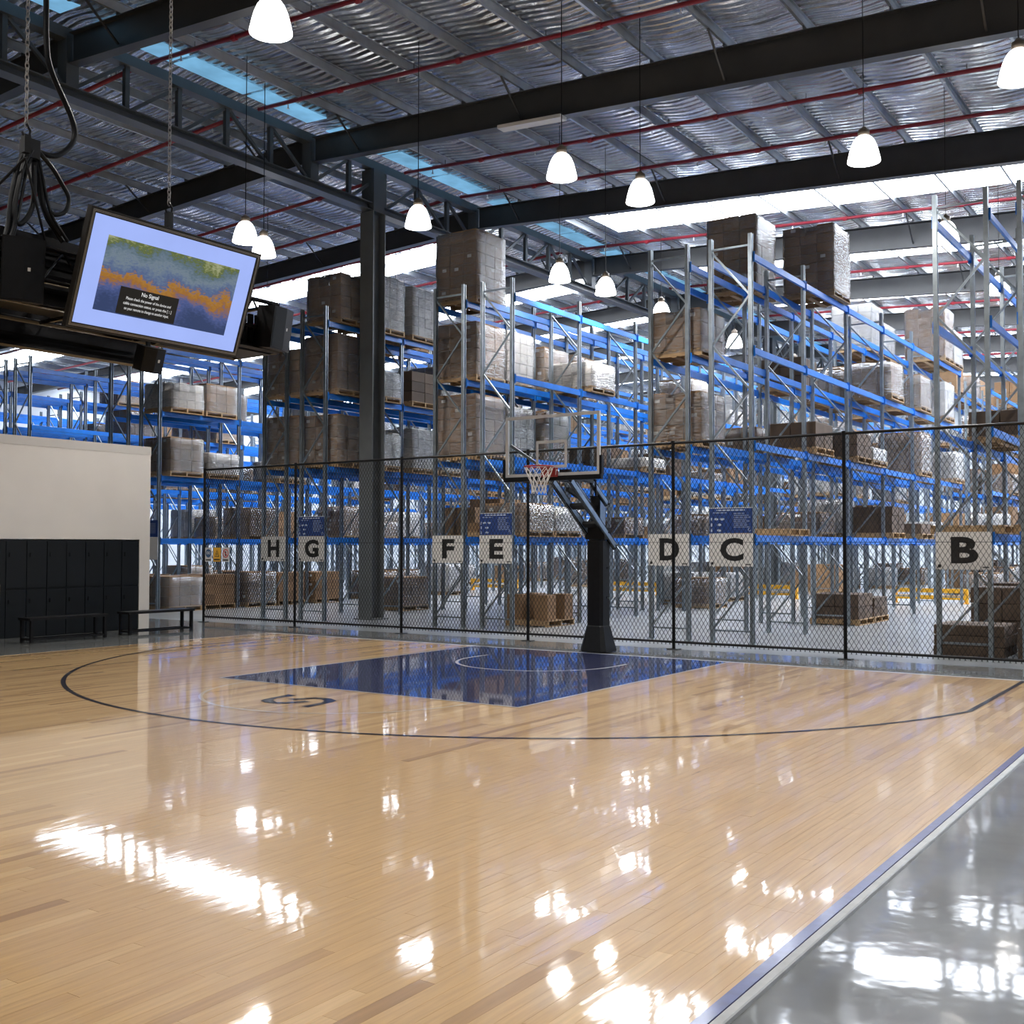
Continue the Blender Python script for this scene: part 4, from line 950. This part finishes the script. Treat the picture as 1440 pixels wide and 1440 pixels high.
def television():
    # plane: bottom edge (x .50, z 3.73), top edge (x .866, z 4.75), y from -10.13 to -8.16
    W, H = 1.97, 1.084
    t = thing('television', 'framed lit television tilted down, showing a No Signal message', 'television', (.683, -9.145, 4.24))
    a = math.atan2(.366, 1.02); t.rotation_euler = (0, a, 0)      # tilt about Y: top leans to +X
    w, h = W/2, H/2
    fr = .052
    for (y0, y1, z0, z1) in ((-w,w,h-fr,h),(-w,w,-h,-h+fr),(-w,-w+fr,-h+fr,h-fr),(w-fr,w,-h+fr,h-fr)):
        MB().box(-.05,.012,y0,y1,z0,z1).build('frame', 'frame_wood', t)
    for d, e, mt in ((.022,.006,'frame_trim'),(.034,.005,'frame_trim')):
        for (y0, y1, z0, z1) in ((-w+d,w-d,h-d-e,h-d),(-w+d,w-d,-h+d,-h+d+e),(-w+d,-w+d+e,-h+d+e,h-d-e),(w-d-e,w-d,-h+d+e,h-d-e)):
            MB().box(.012,.017,y0,y1,z0,z1).build('frame_line', mt, t)
    MB().box(-.045,-.002,-w+fr,w-fr,-h+fr,h-fr).build('back_housing', 'black_gloss', t)
    sc = MB().box(-.002,.002,-w+fr,w-fr,-h+fr,h-fr).build('screen', 'tv_mat', t)
    # picture area
    pic = MB().box(.002,.003,-.755,.765,-.345,.335).build('picture', 'tv_picture', sc)
    MB().box(.003,.004,-.52,.135,-.335,-.085).build('message_panel', 'tv_panel', sc)
    def line(txt, wid, hgt, cy, cz, bold=0.0):
        me = text_mesh(txt, wid, hgt, bold); me.materials.append(M['tv_text'])
        inst('message_text', me, sc, (.0046, cy, cz), (0, 0, PI/2))
    line('No Signal', .19, .05, -.19, -.128, .005)
    line('Please check the power of the device and', .50, .034, -.19, -.185)
    line('cable connection status, or press the [ :: ]', .54, .034, -.19, -.232)
    line('on your remote to change to another input.', .50, .034, -.19, -.279)
    return t
television()

def rig():
    t = thing('hanging_truss', 'black truss frame hanging behind the television', 'truss', (-.25, -9.2, 3.9))
    y0, y1 = -1.5, 1.95
    for x in (-.3, .42):
        for z in (.05, .28, .58): MB().tube([(x,y0,z),(x,y1,z)], .025, 8).build('truss_tube', 'black_gloss', t)
        n = 9
        for i in range(n):
            a = y0+(y1-y0)*i/n; c = y0+(y1-y0)*(i+1)/n
            MB().tube([(x,a,.05 if i%2 else .58),(x,c,.58 if i%2 else .05)], .012, 6).build('truss_lacing', 'black_gloss', t)
    for y in (y0, -.5, .8, y1):
        for z in (.05, .58): MB().tube([(-.3,y,z),(.42,y,z)], .022, 8).build('cross_tube', 'black_gloss', t)
    MB().box(-.2,.3,-1.45,-.35,.1,.72).build('equipment_case', 'black_steel', t)
    for z in (.2,.32,.44,.56): MB().box(.3,.32,-1.4,-.4,z,z+.05).build('case_slat', 'black_gloss', t)
    MB().box(-.1,.35,1.2,1.9,.02,.3).build('cable_tray', 'black_steel', t)
    for i in range(6): MB().box(.36,.39,1.15+.1*i,1.21+.1*i,.12,.42).build('connector', 'black_gloss', t)
    for y, z in ((.34,1.05),(-1.2,1.3)):
        for s in (-.3,.3): MB().tube([(.54,y,z),(.42 if s>0 else -.3,y+s,.58)], .012, 6).build('sling', 'black_steel', t)
    for y in (-.35, .35):
        MB().bar((.42,y,.45),(.86,y,.4), .05, .05).build('screen_bracket', 'black_steel', t); MB().bar((-.3,y,.35),(-.66,y,.32), .05, .05).build('screen_bracket', 'black_steel', t)
    MB().box(-.08,-.05,.56,.60,-.2,.06).build('speaker_bracket', 'black_steel', t); MB().tube([(-.3,.58,.05),(.42,.58,.05)], .02, 8).build('cross_tube', 'black_gloss', t)
    # second screen seen from behind on the other side
    s = thing('television', 'switched-off television seen from behind under the black truss', 'television', (-.92, -9.28, 4.22)); s.rotation_euler = (0, -.33, 0)
    w, h = .985, .545
    def rr_poly(w, h, r, n=6):
        out = []
        for cx, cz, a0 in ((w-r,h-r,0),(-w+r,h-r,90),(-w+r,-h+r,180),(w-r,-h+r,270)):
            for k in range(n+1):
                a = math.radians(a0+90*k/n); out.append((cx+r*math.cos(a), cz+r*math.sin(a)))
        return out
    MB().prism(rr_poly(w, h, .10), 'x', 0, .05).build('back_housing', 'black_gloss', s)
    MB().prism(rr_poly(w-.14, h-.12, .08), 'x', .05, .09).build('back_bulge', 'black_gloss', s)
    MB().box(-.012,0,-w+.02,w-.02,-h+.02,h-.02).build('screen', 'black_gloss', s)
    for i in range(4): MB().box(.09,.095,-.25+.12*i,-.17+.12*i,-.3,-.29).build('port', 'chain', s)
rig()

def speaker(loc, rz, tilt, w, d, h, label):
    t = thing('loudspeaker', label, 'speaker', loc, rz); t.rotation_euler = (0, tilt, rz)
    # local: front faces +X, tapered cabinet
    p = [(d/2,-w/2),(d/2+.03,0),(d/2,w/2),(-d/2,w*.33),(-d/2,-w*.33)]
    MB().prism(p, 'z', -h/2, h/2).build('cabinet', 'black_steel', t)
    MB().prism([(d/2+.006,-w/2+.015),(d/2+.036,0),(d/2+.006,w/2-.015),(d/2-.01,w/2-.015),(d/2-.01,-w/2+.015)], 'z', -h/2+.02, h/2-.02).build('grille', 'black_pad', t)
    MB().add([(d/2+.031,.03,-.012),(d/2+.0295,.055,-.012),(d/2+.0295,.055,.02),(d/2+.031,.03,.02)], [(0,1,2,3)]).build('badge', 'board_white', t, (.004,0,0))
    MB().box(-d/2-.08,-d/2,-.03,.03,-.04,.04).build('bracket', 'black_steel', t)
speaker((.17,-10.36,4.22), -.35, .12, .36, .26, .56, 'large black loudspeaker hung beside the cable bundle')
speaker((.25,-7.42,4.18), .25, .14, .38, .26, .46, 'black loudspeaker at the rig end past the television')
speaker((-.32,-8.62,3.73), .0, .3, .26, .2, .26, 'small black loudspeaker hung below the television')

CAB = [[(-10.13,6.89),(-10.12,6.37),(-10.07,6.13),(-9.87,5.79),(-9.82,5.61),(-9.89,5.46),(-10.04,5.35),(-10.27,5.35)],
[(-10.31,5.32),(-10.39,5.15),(-10.45,4.87),(-10.48,4.58),(-10.56,4.37)],
[(-10.32,5.31),(-10.4,4.98),(-10.44,4.72),(-10.39,4.63),(-10.3,4.72),(-10.25,4.89),(-10.25,5.22)],
[(-10.25,5.31),(-10.21,5.17),(-10.15,4.92),(-10.09,4.77),(-10.0,4.66),(-9.93,4.58)],
[(-10.24,5.32),(-10.18,5.11),(-10.14,4.86),(-10.05,4.72),(-9.96,4.63)],
[(-10.21,5.33),(-10.08,5.23),(-9.97,5.1),(-9.9,4.99),(-9.93,4.86),(-10.03,4.8),(-10.09,4.82)],
[(-10.28,5.33),(-10.35,5.13),(-10.41,4.79),(-10.47,4.52),(-10.54,4.41)]]
def smooth_pts(pts, n=6):
    out = []; P = [Vector(p) for p in pts]; P = [P[0]*2-P[1]]+P+[P[-1]*2-P[-2]]
    for i in range(1, len(P)-2):
        for k in range(n):
            t = k/n; a, b_, c, d = P[i-1], P[i], P[i+1], P[i+2]
            out.append(.5*((2*b_)+(c-a)*t+(2*a-5*b_+4*c-d)*t*t+(3*b_-a-3*c+d)*t**3))
    out.append(P[-2]); return out
t = thing('cable_bundle', 'looped black cable bundle hanging from the chain hook', 'cable', (0,0,0))
up = [(0,-10.2,11.1),(.05,-10.16,9),(.12,-10.13,7.6)]
for i, c in enumerate(CAB):
    pts = [(.15+.02*(i % 3), y, z) for y, z in c]
    if i == 0: pts = up+pts
    MB().tube(smooth_pts(pts), .026 if i == 0 else (.024 if i != 5 else .021), 8).build('cable', 'black_pad', t, smooth=True)
    if i in (1, 3, 6):
        MB().tube(smooth_pts([(x+.04, y+.03, z) for x, y, z in pts]), .016, 6).build('cable', 'black_pad', t, smooth=True)
MB().box(.1,.22,-10.34,-10.21,5.25,5.42).build('cable_tie', 'black_pad', t)
MB().box(.15,.17,-10.31,-10.27,5.08,5.22).build('tag_label', 'board_white', t)
